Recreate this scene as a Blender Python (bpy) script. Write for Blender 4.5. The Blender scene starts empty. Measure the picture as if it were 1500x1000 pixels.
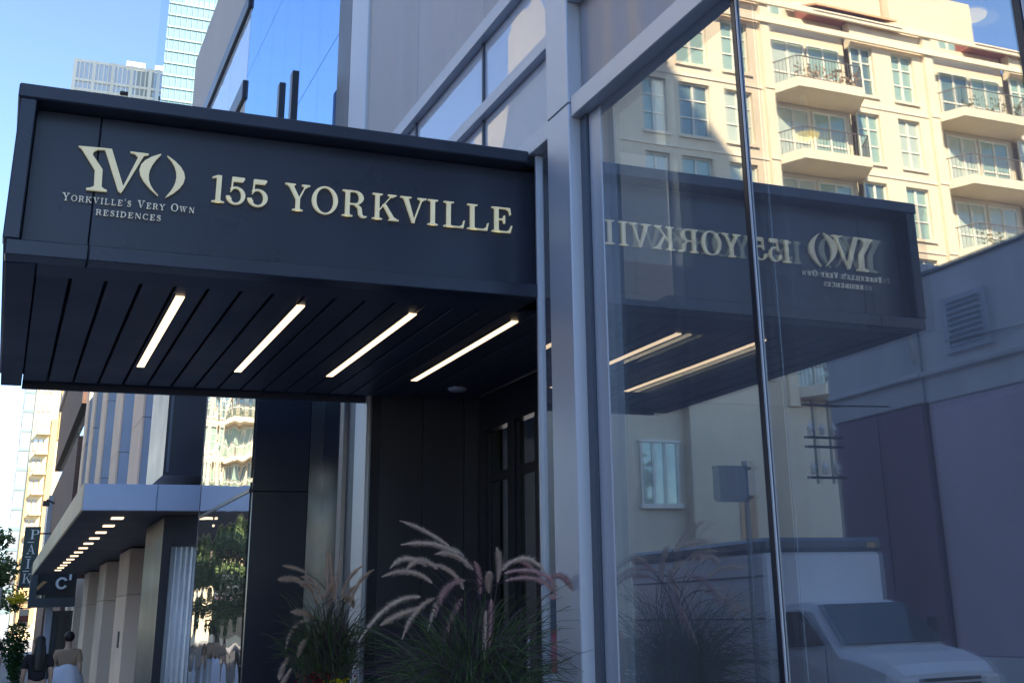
import bpy, math, random
from mathutils import Vector, Matrix
random.seed(7)
S = bpy.context.scene
COL = S.collection

# ------------------------------------------------------------------ camera, sky, sun, exposure
def setup_camera():
    a, b, c = -.445633884, -.330155587, -.0309171009
    Ry = Matrix(((math.cos(a), 0, math.sin(a)), (0, 1, 0), (-math.sin(a), 0, math.cos(a))))
    Rx = Matrix(((1, 0, 0), (0, math.cos(b), -math.sin(b)), (0, math.sin(b), math.cos(b))))
    Rz = Matrix(((math.cos(c), -math.sin(c), 0), (math.sin(c), math.cos(c), 0), (0, 0, 1)))
    R = Rz @ Rx @ Ry
    w = lambda r: Vector((r[0], r[2], -r[1]))
    right, down, fwd = w(R[0]), w(R[1]), w(R[2])
    m = Matrix((right, -down, -fwd)).transposed().to_4x4()
    m.translation = Vector((0, 0, 1.7))
    cd = bpy.data.cameras.new('camera')
    o = bpy.data.objects.new('camera', cd); COL.objects.link(o)
    o.matrix_world = m
    cd.sensor_width = 36; cd.lens = 36 * 1777.763 / 1500
    cd.shift_x = (750 - 866.567) / 1500; cd.shift_y = (282.643 - 500) / 1500
    cd.clip_start = .05; cd.clip_end = 4000
    S.camera = o
setup_camera()
SUN_EL, SUN_AZ = math.radians(35), math.radians(149)      # azimuth clockwise from +Y
def setup_light():
    wd = bpy.data.worlds.new('World'); S.world = wd; wd.use_nodes = True
    nt = wd.node_tree
    sky = nt.nodes.new('ShaderNodeTexSky'); sky.sky_type = 'NISHITA'; sky.sun_disc = False
    sky.sun_elevation = SUN_EL; sky.sun_rotation = SUN_AZ
    sky.air_density = .75; sky.dust_density = 0.05; sky.ozone_density = 1.8
    bg = nt.nodes['Background']; bg.inputs[1].default_value = .105
    nt.links.new(sky.outputs[0], bg.inputs[0])
    ld = bpy.data.lights.new('sun', 'SUN'); ld.energy = 4.0; ld.angle = math.radians(.5); ld.color = (1, .84, .60)
    lo = bpy.data.objects.new('sun', ld); COL.objects.link(lo)
    d = Vector((math.sin(SUN_AZ) * math.cos(SUN_EL), math.cos(SUN_AZ) * math.cos(SUN_EL), math.sin(SUN_EL)))
    lo.rotation_euler = d.to_track_quat('Z', 'Y').to_euler(); lo.location = d * 80
setup_light()
S.view_settings.view_transform = 'Standard'; S.view_settings.look = 'None'
S.view_settings.exposure = 1.85; S.view_settings.gamma = 1; S.view_settings.use_curve_mapping = False
S.cycles.max_bounces = 10; S.cycles.glossy_bounces = 6; S.cycles.transparent_max_bounces = 16
S.cycles.use_denoising = True
S.cycles.sample_clamp_indirect = 6

# ------------------------------------------------------------------ materials
def nodes_of(name):
    m = bpy.data.materials.new(name); m.use_nodes = True
    nt = m.node_tree; return m, nt, nt.nodes['Principled BSDF'], nt.nodes['Material Output']
def pmat(name, col, rough=.5, metal=0., var=.12, scale=3., bump=0., bscale=60., streak=0., rnd=.06, spec=.5, emit=None, detail=5, coat=0., rvar=.12):
    """noise-varied principled material; streak>0 stretches the noise vertically (rain streaks)"""
    m, nt, p, out = nodes_of(name); N, L = nt.nodes, nt.links
    tc = N.new('ShaderNodeTexCoord'); oi = N.new('ShaderNodeObjectInfo')
    add = N.new('ShaderNodeVectorMath'); add.operation = 'MULTIPLY_ADD'
    mp = N.new('ShaderNodeMapping')
    mp.inputs['Scale'].default_value = (1, 1, 1 if not streak else max(.02, 1 - streak))
    L.new(tc.outputs['Object'], mp.inputs['Vector'])
    ad = N.new('ShaderNodeVectorMath'); ad.operation = 'ADD'
    sc = N.new('ShaderNodeVectorMath'); sc.operation = 'SCALE'; sc.inputs['Scale'].default_value = 37.
    cb = N.new('ShaderNodeCombineXYZ'); L.new(oi.outputs['Random'], cb.inputs[0]); L.new(oi.outputs['Random'], cb.inputs[1])
    L.new(cb.outputs[0], sc.inputs[0]); L.new(mp.outputs[0], ad.inputs[0]); L.new(sc.outputs[0], ad.inputs[1])
    nz = N.new('ShaderNodeTexNoise'); nz.inputs['Scale'].default_value = scale; nz.inputs['Detail'].default_value = detail
    L.new(ad.outputs[0], nz.inputs['Vector'])
    mr = N.new('ShaderNodeMapRange'); mr.inputs['From Min'].default_value = .25; mr.inputs['From Max'].default_value = .75
    mr.inputs['To Min'].default_value = 1 - var; mr.inputs['To Max'].default_value = 1 + var
    L.new(nz.outputs['Fac'], mr.inputs['Value'])
    mr2 = N.new('ShaderNodeMapRange'); mr2.inputs['To Min'].default_value = 1 - rnd; mr2.inputs['To Max'].default_value = 1 + rnd
    L.new(oi.outputs['Random'], mr2.inputs['Value'])
    mul = N.new('ShaderNodeMath'); mul.operation = 'MULTIPLY'; L.new(mr.outputs[0], mul.inputs[0]); L.new(mr2.outputs[0], mul.inputs[1])
    vs = N.new('ShaderNodeVectorMath'); vs.operation = 'SCALE'; vs.inputs[0].default_value = col
    L.new(mul.outputs[0], vs.inputs['Scale']); L.new(vs.outputs[0], p.inputs['Base Color'])
    rr = N.new('ShaderNodeMapRange'); rr.inputs['From Min'].default_value = .3; rr.inputs['From Max'].default_value = .7
    rr.inputs['To Min'].default_value = max(.02, rough * (1 - rvar)); rr.inputs['To Max'].default_value = min(1, rough * (1 + rvar))
    L.new(nz.outputs['Fac'], rr.inputs['Value']); L.new(rr.outputs[0], p.inputs['Roughness'])
    p.inputs['Metallic'].default_value = metal; p.inputs['Specular IOR Level'].default_value = spec
    p.inputs['Coat Weight'].default_value = coat
    if bump:
        nb = N.new('ShaderNodeTexNoise'); nb.inputs['Scale'].default_value = bscale; nb.inputs['Detail'].default_value = 4
        L.new(ad.outputs[0], nb.inputs['Vector'])
        bp = N.new('ShaderNodeBump'); bp.inputs['Strength'].default_value = bump; bp.inputs['Distance'].default_value = .02
        L.new(nb.outputs['Fac'], bp.inputs['Height']); L.new(bp.outputs[0], p.inputs['Normal'])
    if emit:
        p.inputs['Emission Color'].default_value = (*emit[0], 1); p.inputs['Emission Strength'].default_value = emit[1]
    return m
def glassmat(name, base=.38, tint=(.86, .93, 1), trans=(.7, .76, .8), wave=0., wscale=.5, wz=1., body=None, bodyrough=.5, veil=0.):
    """coated architectural glass: a mirror coat over either clear glass or an opaque body colour"""
    m, nt, p, out = nodes_of(name); N, L = nt.nodes, nt.links
    lw = N.new('ShaderNodeLayerWeight'); lw.inputs['Blend'].default_value = .5       # Schlick, the same from either side
    pw = N.new('ShaderNodeMath'); pw.operation = 'POWER'; pw.inputs[1].default_value = 5; L.new(lw.outputs['Facing'], pw.inputs[0])
    mr = N.new('ShaderNodeMapRange'); mr.inputs['To Min'].default_value = base; mr.inputs['To Max'].default_value = 1; L.new(pw.outputs[0], mr.inputs['Value'])
    gl = N.new('ShaderNodeBsdfGlossy'); gl.inputs['Roughness'].default_value = 0.004; gl.inputs['Color'].default_value = (*tint, 1)
    if body is None:
        tr = N.new('ShaderNodeBsdfTransparent'); tr.inputs['Color'].default_value = (*trans, 1)
        N.remove(p)
    else:
        tr = p; p.inputs['Base Color'].default_value = (*body, 1); p.inputs['Roughness'].default_value = bodyrough
    mx = N.new('ShaderNodeMixShader'); L.new(mr.outputs[0], mx.inputs[0]); L.new(tr.outputs[0], mx.inputs[1]); L.new(gl.outputs[0], mx.inputs[2])
    if veil:      # interior glow painted as a diffuse film, uneven
        df = N.new('ShaderNodeBsdfDiffuse'); df.inputs['Color'].default_value = (.56, .58, .66, 1)
        tcf = N.new('ShaderNodeTexCoord'); nf = N.new('ShaderNodeTexNoise'); nf.inputs['Scale'].default_value = 1.3; nf.inputs['Detail'].default_value = 6
        mpf = N.new('ShaderNodeMapping'); mpf.inputs['Scale'].default_value = (1, 2.5, .25); L.new(tcf.outputs['Object'], mpf.inputs['Vector']); L.new(mpf.outputs[0], nf.inputs['Vector'])
        mf = N.new('ShaderNodeMapRange'); mf.inputs['From Min'].default_value = .3; mf.inputs['From Max'].default_value = .7
        mf.inputs['To Min'].default_value = veil * .65; mf.inputs['To Max'].default_value = veil * 1.35; L.new(nf.outputs['Fac'], mf.inputs['Value'])
        m2 = N.new('ShaderNodeMixShader'); L.new(mf.outputs[0], m2.inputs[0]); L.new(mx.outputs[0], m2.inputs[1]); L.new(df.outputs[0], m2.inputs[2]); mx = m2
    L.new(mx.outputs[0], out.inputs['Surface'])
    if wave:
        tc = N.new('ShaderNodeTexCoord'); nz = N.new('ShaderNodeTexNoise'); nz.inputs['Scale'].default_value = wscale; nz.inputs['Detail'].default_value = 2
        mp = N.new('ShaderNodeMapping'); mp.inputs['Scale'].default_value = (1, 1, wz); L.new(tc.outputs['Object'], mp.inputs['Vector'])
        L.new(mp.outputs[0], nz.inputs['Vector'])
        bp = N.new('ShaderNodeBump'); bp.inputs['Strength'].default_value = 1; bp.inputs['Distance'].default_value = wave
        L.new(nz.outputs['Fac'], bp.inputs['Height']); L.new(bp.outputs[0], gl.inputs['Normal'])
    return m
def emat(name, col, k):
    m, nt, p, out = nodes_of(name); p.inputs['Base Color'].default_value = (*col, 1)
    p.inputs['Emission Color'].default_value = (*col, 1); p.inputs['Emission Strength'].default_value = k; return m
def leafmat(name, col, trans=.35, rnd=.45):
    m, nt, p, out = nodes_of(name); N, L = nt.nodes, nt.links
    g = N.new('ShaderNodeNewGeometry'); mr = N.new('ShaderNodeMapRange'); mr.inputs['To Min'].default_value = 1 - rnd; mr.inputs['To Max'].default_value = 1 + rnd
    L.new(g.outputs['Random Per Island'], mr.inputs['Value'])
    vs = N.new('ShaderNodeVectorMath'); vs.operation = 'SCALE'; vs.inputs[0].default_value = col; L.new(mr.outputs[0], vs.inputs['Scale'])
    L.new(vs.outputs[0], p.inputs['Base Color']); p.inputs['Roughness'].default_value = .55
    tl = N.new('ShaderNodeBsdfTranslucent'); L.new(vs.outputs[0], tl.inputs['Color'])
    mx = N.new('ShaderNodeMixShader'); mx.inputs[0].default_value = trans
    L.new(p.outputs[0], mx.inputs[1]); L.new(tl.outputs[0], mx.inputs[2]); L.new(mx.outputs[0], out.inputs['Surface'])
    return m

M = {}
M['navy'] = pmat('navy_powder_coat', (.032, .040, .064), .30, .0, .14, 1.6, bump=.05, bscale=2.2, rnd=.06, spec=.4)
M['soffit'] = pmat('soffit_metal', (.038, .045, .072), .45, 0, .10, 1.5, bump=.02, bscale=200, rnd=.12)
M['void'] = pmat('dark_void', (.006, .007, .010), .8, 0, .1)
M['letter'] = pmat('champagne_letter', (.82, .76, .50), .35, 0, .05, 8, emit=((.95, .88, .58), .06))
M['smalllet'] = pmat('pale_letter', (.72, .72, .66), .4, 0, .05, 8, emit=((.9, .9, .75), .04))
M['lightstrip'] = emat('warm_led', (1, .74, .46), .62)
M['steel'] = pmat('grey_blue_metal', (.53, .57, .64), .38, .35, .07, .9, bump=.015, bscale=150, streak=.9, rnd=.05)
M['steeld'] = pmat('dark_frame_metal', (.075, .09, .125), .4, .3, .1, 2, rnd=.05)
M['black'] = pmat('black_cladding', (.018, .022, .036), .32, 0, .15, 1.2, rnd=.1)
M['spandrel'] = pmat('grey_spandrel_metal', (.38, .37, .40), .42, .25, .30, 4.5, streak=.965, rnd=.08, rvar=.35)
M['glass'] = glassmat('vision_glass', .40, trans=(.95, .97, .99), tint=(.93, .96, 1), wave=.0016, wscale=.35, veil=.13)
M['clear'] = nodes_of('clear_glass_edge')[0]
_nt = M['clear'].node_tree; _nt.nodes.remove(_nt.nodes['Principled BSDF']); _t = _nt.nodes.new('ShaderNodeBsdfTransparent'); _t.inputs[0].default_value = (.97, .99, .98, 1); _nt.links.new(_t.outputs[0], _nt.nodes['Material Output'].inputs['Surface'])
M['glassin'] = glassmat('vision_glass_inner', .55, tint=(.88, .95, 1), wave=.0022, wscale=.3)
M['paleglass'] = glassmat('pale_spandrel_glass', .10, tint=(.86, .93, 1), body=(.64, .68, .77), wave=.02, wscale=.7, wz=.5)
M['blueglass'] = glassmat('blue_mirror_glass', .72, tint=(.50, .72, 1), body=(.06, .12, .3), wave=.002, wscale=.3)
M['stripglass'] = glassmat('mirror_strip_glass', .62, tint=(.95, .97, 1), body=(.03, .035, .04), wave=.03, wscale=.55, wz=.8)
M['farglass_b'] = glassmat('dark_room_window_glass', .16, tint=(.9, 1, .95), body=(.10, .15, .13), wave=.02, wscale=.8)
M['farglass_c'] = glassmat('pale_blind_window_glass', .12, tint=(.9, 1, .95), body=(.44, .48, .38), wave=.02, wscale=.8)
M['clearglass'] = glassmat('clear_window_glass', .05, trans=(.95, .96, .96))
M['greyglass'] = glassmat('grey_mirror_glass', .22, tint=(.9, .92, .95), body=(.05, .055, .06), wave=.05, wscale=.7)
M['darkglass'] = glassmat('dark_door_glass', .06, tint=(.8, .85, .9), trans=(.22, .23, .26))
M['farglass'] = glassmat('greenish_window_glass', .14, tint=(.9, 1, .95), body=(.27, .38, .30), wave=.02, wscale=.8)
M['doorwall'] = pmat('charcoal_panel', (.036, .039, .052), .35, 0, .25, .9, rnd=.15)
M['interior'] = pmat('interior_wall', (.17, .15, .19), .7, 0, .15, .7)
M['cream'] = pmat('cream_stucco', (.70, .585, .42), .85, 0, .07, .6, bump=.1, bscale=30)
M['creamtrim'] = pmat('cream_trim', (.74, .625, .46), .8, 0, .05, 1)
M['whiteframe'] = pmat('white_window_frame', (.70, .66, .56), .5, 0, .04, 2)
M['iron'] = pmat('dark_iron', (.05, .05, .055), .5, .4, .1, 5)
M['redroof'] = pmat('red_brown_roof', (.26, .085, .055), .75, 0, .2, 1.5, bump=.2, bscale=12)
M['stucco'] = pmat('grey_stucco', (.50, .50, .52), .85, 0, .22, .9, bump=.2, bscale=25, streak=.8)
M['plum'] = pmat('plum_stone', (.15, .09, .15), .6, 0, .18, .6, rnd=.1)
M['plumgrey'] = pmat('mauve_panel', (.46, .38, .47), .6, 0, .2, .5, streak=.7)
M['concrete'] = pmat('limestone', (.84, .66, .50), .8, 0, .12, .7, bump=.12, bscale=14, rnd=.08)
M['peach'] = pmat('peach_bounce_light', (.86, .60, .43), .8, 0, .10, .7, bump=.12, bscale=14, rnd=.06)  # bounced sunlight on the street faces, put into a peach colour
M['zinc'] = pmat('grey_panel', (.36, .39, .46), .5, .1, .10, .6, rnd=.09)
M['lowmetal'] = pmat('pale_blue_metal', (.52, .60, .76), .45, .15, .06, .6, streak=.5)
M['tan'] = pmat('sunlit_fascia_tint', (.86, .69, .43), .6, 0, .12, .9)  # reflected sunlight painted into the side fascia colour
M['lowsoffit'] = pmat('low_soffit', (.085, .08, .095), .6, 0, .1, .8)
M['brick'] = None
M['curtain'] = pmat('white_curtain', (.85, .86, .90), .9, 0, .06, 6)
M['white'] = pmat('white_paint', (.74, .75, .78), .35, 0, .05, 1, coat=.3)
M['tyre'] = pmat('tyre_rubber', (.02, .02, .02), .8, 0, .1, 8)
M['rim'] = pmat('rim_metal', (.4, .4, .42), .35, .8, .1, 4)
M['carglass'] = glassmat('car_glass', .05, body=(.012, .016, .02))
M['red'] = pmat('red_paint', (.50, .03, .03), .3, 0, .06, 1, coat=.4)
M['lens'] = pmat('lamp_lens', (.7, .7, .68), .12, 0, .05, 3)
M['asphalt'] = pmat('asphalt', (.05, .05, .053), .9, 0, .2, 1.4, bump=.25, bscale=90)
M['paving'] = pmat('paving', (.30, .30, .31), .85, 0, .12, .8, bump=.15, bscale=50, rnd=.06)
M['bark'] = pmat('bark', (.09, .07, .05), .9, 0, .3, 9, bump=.5, bscale=30)
M['leaf'] = leafmat('tree_leaf', (.12, .18, .07), .4)
M['balconyleaf'] = leafmat('balcony_leaf', (.16, .17, .07))
M['tanleaf'] = leafmat('dry_balcony_plant', (.38, .25, .14))
M['railing'] = pmat('bronze_railing', (.17, .14, .12), .5, .2, .1, 5)
M['leaf2'] = leafmat('shrub_leaf', (.022, .072, .018))
M['yellowleaf'] = leafmat('yellow_flower', (.75, .62, .03), .3, .25)
M['orangeleaf'] = leafmat('orange_flower', (.75, .28, .05), .3, .25)
M['blade'] = leafmat('grass_blade', (.07, .115, .045), .3, .5)
M['purpleblade'] = leafmat('purple_grass_blade', (.075, .055, .070), .3, .5)
M['plume'] = leafmat('plume_bristle', (.78, .64, .54), .35, .3)
M['plumepink'] = leafmat('pink_plume_bristle', (.66, .44, .43), .35, .3)
M['redflower'] = leafmat('burgundy_flower', (.20, .012, .03), .3, .4)
M['pot'] = pmat('black_planter', (.012, .013, .017), .35, 0, .2, 2)
M['soil'] = pmat('soil', (.03, .022, .016), .95, 0, .4, 12, bump=.6, bscale=30)
M['tower'] = pmat('white_tower_concrete', (.86, .80, .68), .8, 0, .05, .2)
M['towerwin'] = glassmat('tower_window', .2, body=(.46, .44, .38))
M['teal'] = glassmat('teal_tower_glass', .30, tint=(.85, 1, 1), body=(.13, .23, .20), wave=.02, wscale=.12)
M['tealline'] = pmat('teal_slab_edge', (.20, .33, .34), .5, 0, .08, .3)
M['tealside'] = glassmat('blue_tower_glass', .45, body=(.30, .45, .62))
M['ochre'] = pmat('ochre_panel', (.60, .38, .19), .7, 0, .1, .4)
M['paleyellow'] = pmat('pale_yellow_concrete', (.70, .60, .38), .8, 0, .06, .3)
M['greytower'] = pmat('grey_tower', (.25, .29, .35), .6, .1, .1, .3)
M['greyclad'] = pmat('grey_stone_cladding', (.50, .47, .47), .7, 0, .10, .5, streak=.5, rnd=.06)
M['teal_sign'] = pmat('dark_green_sign', (.008, .035, .035), .4, 0, .1, 3)
M['signwhite'] = pmat('sign_white', (.72, .74, .74), .5, 0, .05, 5)
M['shopfront'] = pmat('slate_shopfront', (.045, .06, .075), .45, 0, .1, 2)
M['signback'] = pmat('galvanised_sign_back', (.16, .18, .21), .45, .5, .1, 6)
M['lampmetal'] = pmat('pale_lamp_post', (.42, .41, .38), .5, .3, .06, 4)
M['skin'] = pmat('skin', (.52, .33, .23), .55, 0, .05, 6)
M['hair'] = pmat('black_hair', (.012, .010, .009), .5, 0, .2, 30)
M['blackcloth'] = pmat('black_cloth', (.016, .016, .020), .9, 0, .15, 8)
M['navycloth'] = pmat('navy_cloth', (.022, .026, .05), .9, 0, .15, 8)
M['whitecloth'] = pmat('white_cloth', (.74, .76, .82), .9, 0, .05, 5)
M['denim'] = pmat('pale_denim', (.42, .50, .66), .9, 0, .08, 8)
M['tancloth'] = pmat('tan_cloth', (.40, .27, .17), .9, 0, .08, 8)
M['pendant'] = emat('pendant_lamp_glow', (1, .60, .03), .75)
M['pendantshade'] = pmat('pendant_shade', (.55, .58, .62), .4, 0, .06, 3)

def brickmat(name, c1, c2, mortar, sx=.24):
    m, nt, p, out = nodes_of(name); N, L = nt.nodes, nt.links
    tc = N.new('ShaderNodeTexCoord'); sp = N.new('ShaderNodeSeparateXYZ'); L.new(tc.outputs['Object'], sp.inputs[0])
    add = N.new('ShaderNodeMath'); add.operation = 'ADD'; L.new(sp.outputs[0], add.inputs[0]); L.new(sp.outputs[1], add.inputs[1])
    cb = N.new('ShaderNodeCombineXYZ'); L.new(add.outputs[0], cb.inputs[0]); L.new(sp.outputs[2], cb.inputs[1])
    b = N.new('ShaderNodeTexBrick'); b.inputs['Color1'].default_value = (*c1, 1); b.inputs['Color2'].default_value = (*c2, 1); b.inputs['Mortar'].default_value = (*mortar, 1)
    b.inputs['Scale'].default_value = 1; b.inputs['Brick Width'].default_value = sx; b.inputs['Row Height'].default_value = .08; b.inputs['Mortar Size'].default_value = .01
    L.new(cb.outputs[0], b.inputs['Vector'])
    nz = N.new('ShaderNodeTexNoise'); nz.inputs['Scale'].default_value = .8; L.new(tc.outputs['Object'], nz.inputs['Vector'])
    mx = N.new('ShaderNodeMix'); mx.data_type = 'RGBA'; mx.blend_type = 'MULTIPLY'; mx.inputs[0].default_value = .35
    L.new(b.outputs['Color'], mx.inputs[6]); L.new(nz.outputs['Color'], mx.inputs[7]); L.new(mx.outputs[2], p.inputs['Base Color'])
    p.inputs['Roughness'].default_value = .85; return m
M['brick'] = brickmat('brown_brick', (.16, .075, .055), (.20, .10, .075), (.2, .17, .15))

# ------------------------------------------------------------------ mesh helpers
class MB:
    def __init__(s): s.v = []; s.f = []
    def add(s, vs, fs):
        n = len(s.v); s.v += [tuple(v) for v in vs]; s.f += [tuple(i + n for i in f) for f in fs]; return s
    def box(s, x0, x1, y0, y1, z0, z1, c=0.):
        if x0 > x1: x0, x1 = x1, x0
        if y0 > y1: y0, y1 = y1, y0
        if z0 > z1: z0, z1 = z1, z0
        if c <= 0:
            v = [(x, y, z) for z in (z0, z1) for y in (y0, y1) for x in (x0, x1)]
            return s.add(v, [(0, 2, 3, 1), (4, 5, 7, 6), (0, 1, 5, 4), (2, 6, 7, 3), (0, 4, 6, 2), (1, 3, 7, 5)])
        c = min(c, (x1 - x0) * .45, (y1 - y0) * .45, (z1 - z0) * .45)
        lo, hi = (x0, y0, z0), (x1, y1, z1); v = []; idx = {}
        for sx in (0, 1):
            for sy in (0, 1):
                for sz in (0, 1):
                    sg = (sx, sy, sz)
                    for ax in range(3):
                        p = []
                        for k in range(3):
                            e = hi[k] if sg[k] else lo[k]
                            p.append(e if k == ax else e + (-c if sg[k] else c))
                        idx[(sg, ax)] = len(v); v.append(tuple(p))
        f = []
        for ax in range(3):
            a, b = (ax + 1) % 3, (ax + 2) % 3
            for sd in (0, 1):
                def g(i, j):
                    q = [0, 0, 0]; q[ax] = sd; q[a] = i; q[b] = j; return idx[(tuple(q), ax)]
                q = [g(0, 0), g(1, 0), g(1, 1), g(0, 1)]; f.append(q if sd else q[::-1])
            for i in (0, 1):
                for j in (0, 1):     # edge along ax
                    def h(e, w):
                        q = [0, 0, 0]; q[ax] = e; q[a] = i; q[b] = j; return idx[(tuple(q), w)]
                    q = [h(0, a), h(1, a), h(1, b), h(0, b)]; f.append(q if (i ^ j) else q[::-1])
        for sx in (0, 1):
            for sy in (0, 1):
                for sz in (0, 1):
                    q = [idx[((sx, sy, sz), k)] for k in range(3)]; f.append(q if (sx + sy + sz) % 2 else q[::-1])
        return s.add(v, f)
    def prism(s, poly, to3, d):
        """poly 2-D outline; to3(u, v, t) -> 3-D, t from 0 to d"""
        n = len(poly); v = [to3(u, w, 0) for u, w in poly] + [to3(u, w, d) for u, w in poly]
        return s.add(v, [tuple(range(n)), tuple(range(2 * n - 1, n - 1, -1))] + [(i, i + n, (i + 1) % n + n, (i + 1) % n) for i in range(n)])
    def tube(s, path, r, n=8, cap=True):
        path = [Vector(p) for p in path]; k = len(path)
        rs = r if isinstance(r, (list, tuple)) else [r] * k
        v, f = [], []
        for i, p in enumerate(path):
            t = (path[min(i + 1, k - 1)] - path[max(i - 1, 0)]).normalized()
            a = Vector((0, 0, 1)) if abs(t.z) < .9 else Vector((1, 0, 0))
            u = t.cross(a).normalized(); w = t.cross(u)
            for j in range(n):
                q = 2 * math.pi * j / n; v.append(p + (u * math.cos(q) + w * math.sin(q)) * rs[i])
        for i in range(k - 1):
            for j in range(n): f.append((i * n + j, i * n + (j + 1) % n, (i + 1) * n + (j + 1) % n, (i + 1) * n + j))
        if cap: f += [tuple(range(n - 1, -1, -1)), tuple(range((k - 1) * n, k * n))]
        return s.add(v, f)
    def lathe(s, prof, cx, cy, n=24):
        v = [(cx + r * math.cos(2 * math.pi * j / n), cy + r * math.sin(2 * math.pi * j / n), z) for r, z in prof for j in range(n)]
        f = [(i * n + j, i * n + (j + 1) % n, (i + 1) * n + (j + 1) % n, (i + 1) * n + j) for i in range(len(prof) - 1) for j in range(n)]
        return s.add(v, f)
    def mesh(s, name, smooth=False):
        me = bpy.data.meshes.new(name); me.from_pydata(s.v, [], s.f); me.update()
        if smooth: me.polygons.foreach_set('use_smooth', [True] * len(me.polygons))
        return me
def origin_of(o):
    v = Vector((0, 0, 0))
    while o is not None: v += o.location; o = o.parent
    return v
def obj(name, mb, mat, parent=None, smooth=False, kind=None, label=None):
    me = mb if isinstance(mb, bpy.types.Mesh) else mb.mesh(name, smooth)
    o = bpy.data.objects.new(name, me); COL.objects.link(o)
    if mat is not None and not me.materials: me.materials.append(mat)
    if parent is not None:
        o.parent = parent; o.location = -origin_of(parent)
    if kind: o['kind'] = kind
    if label: o['label'] = label
    return o
def tag(o, label, cat, group=None, kind=None):
    o['label'] = label
    if cat: o['category'] = cat
    if group: o['group'] = group
    if kind: o['kind'] = kind
    return o
def thing(name, label, cat, loc=(0, 0, 0), group=None):
    o = bpy.data.objects.new(name, None); COL.objects.link(o); o.location = loc; o.empty_display_size = .2
    return tag(o, label, cat, group)
def copy_piece(src, parent, dx=0, dy=0, dz=0):
    c = src.copy(); COL.objects.link(c); c.parent = parent; c.location = src.location + Vector((dx, dy, dz)); return c
def box(name, mat, parent, *b, c=0., **k): return obj(name, MB().box(*b, c=c), mat, parent, **k)
def pane(name, mat, parent, *b):
    o = box(name, mat, parent, *b); o.data.materials.append(M['clear'])
    for p in o.data.polygons: p.material_index = 0 if p.normal.x < -.9 else 1
    return o
def copy_tree(o, parent=None):
    c = o.copy(); COL.objects.link(c)
    if parent is not None: c.parent = parent
    for ch in list(o.children): copy_tree(ch, c)
    return c

# ------------------------------------------------------------------ letter shapes (cap height 1)
def ring(cx, cy, rx, ry, ix, iy, a0=0, a1=360, n=24, ox=0., oy=0.):
    """band between two ellipses as quads"""
    out = []
    for i in range(n):
        q = []
        for a, (p, r) in ((i, (rx, ry)), (i + 1, (rx, ry)), (i + 1, (ix, iy)), (i, (ix, iy))):
            t = math.radians(a0 + (a1 - a0) * a / n)
            q.append((cx + (ox if (p, r) == (ix, iy) else 0) + p * math.cos(t), cy + r * math.sin(t)))
        out.append(q)
    return out
def R4(x0, y0, x1, y1): return [(x0, y0), (x1, y0), (x1, y1), (x0, y1)]
def bracket(x, y, w, up):    # flat serif with slight bracket, centred at x
    d = 1 if up else -1
    return [(x - w, y), (x + w, y), (x + w, y + .035 * d), (x + w * .55, y + .055 * d), (x + w * .35, y + .10 * d), (x - w * .35, y + .10 * d), (x - w * .55, y + .055 * d), (x - w, y + .035 * d)]
def stem(x, w=.15, y0=0, y1=1, sb=True, st=True):
    o = [R4(x - w / 2, y0, x + w / 2, y1)]
    if sb: o.append(bracket(x, y0, w * 1.25, True))
    if st: o.append(bracket(x, y1, w * 1.25, False))
    return o
def bar(x0, y0, x1, y1, w0, w1=None):
    w1 = w0 if w1 is None else w1
    return [(x0 - w0 / 2, y0), (x0 + w0 / 2, y0), (x1 + w1 / 2, y1), (x1 - w1 / 2, y1)]
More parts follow.
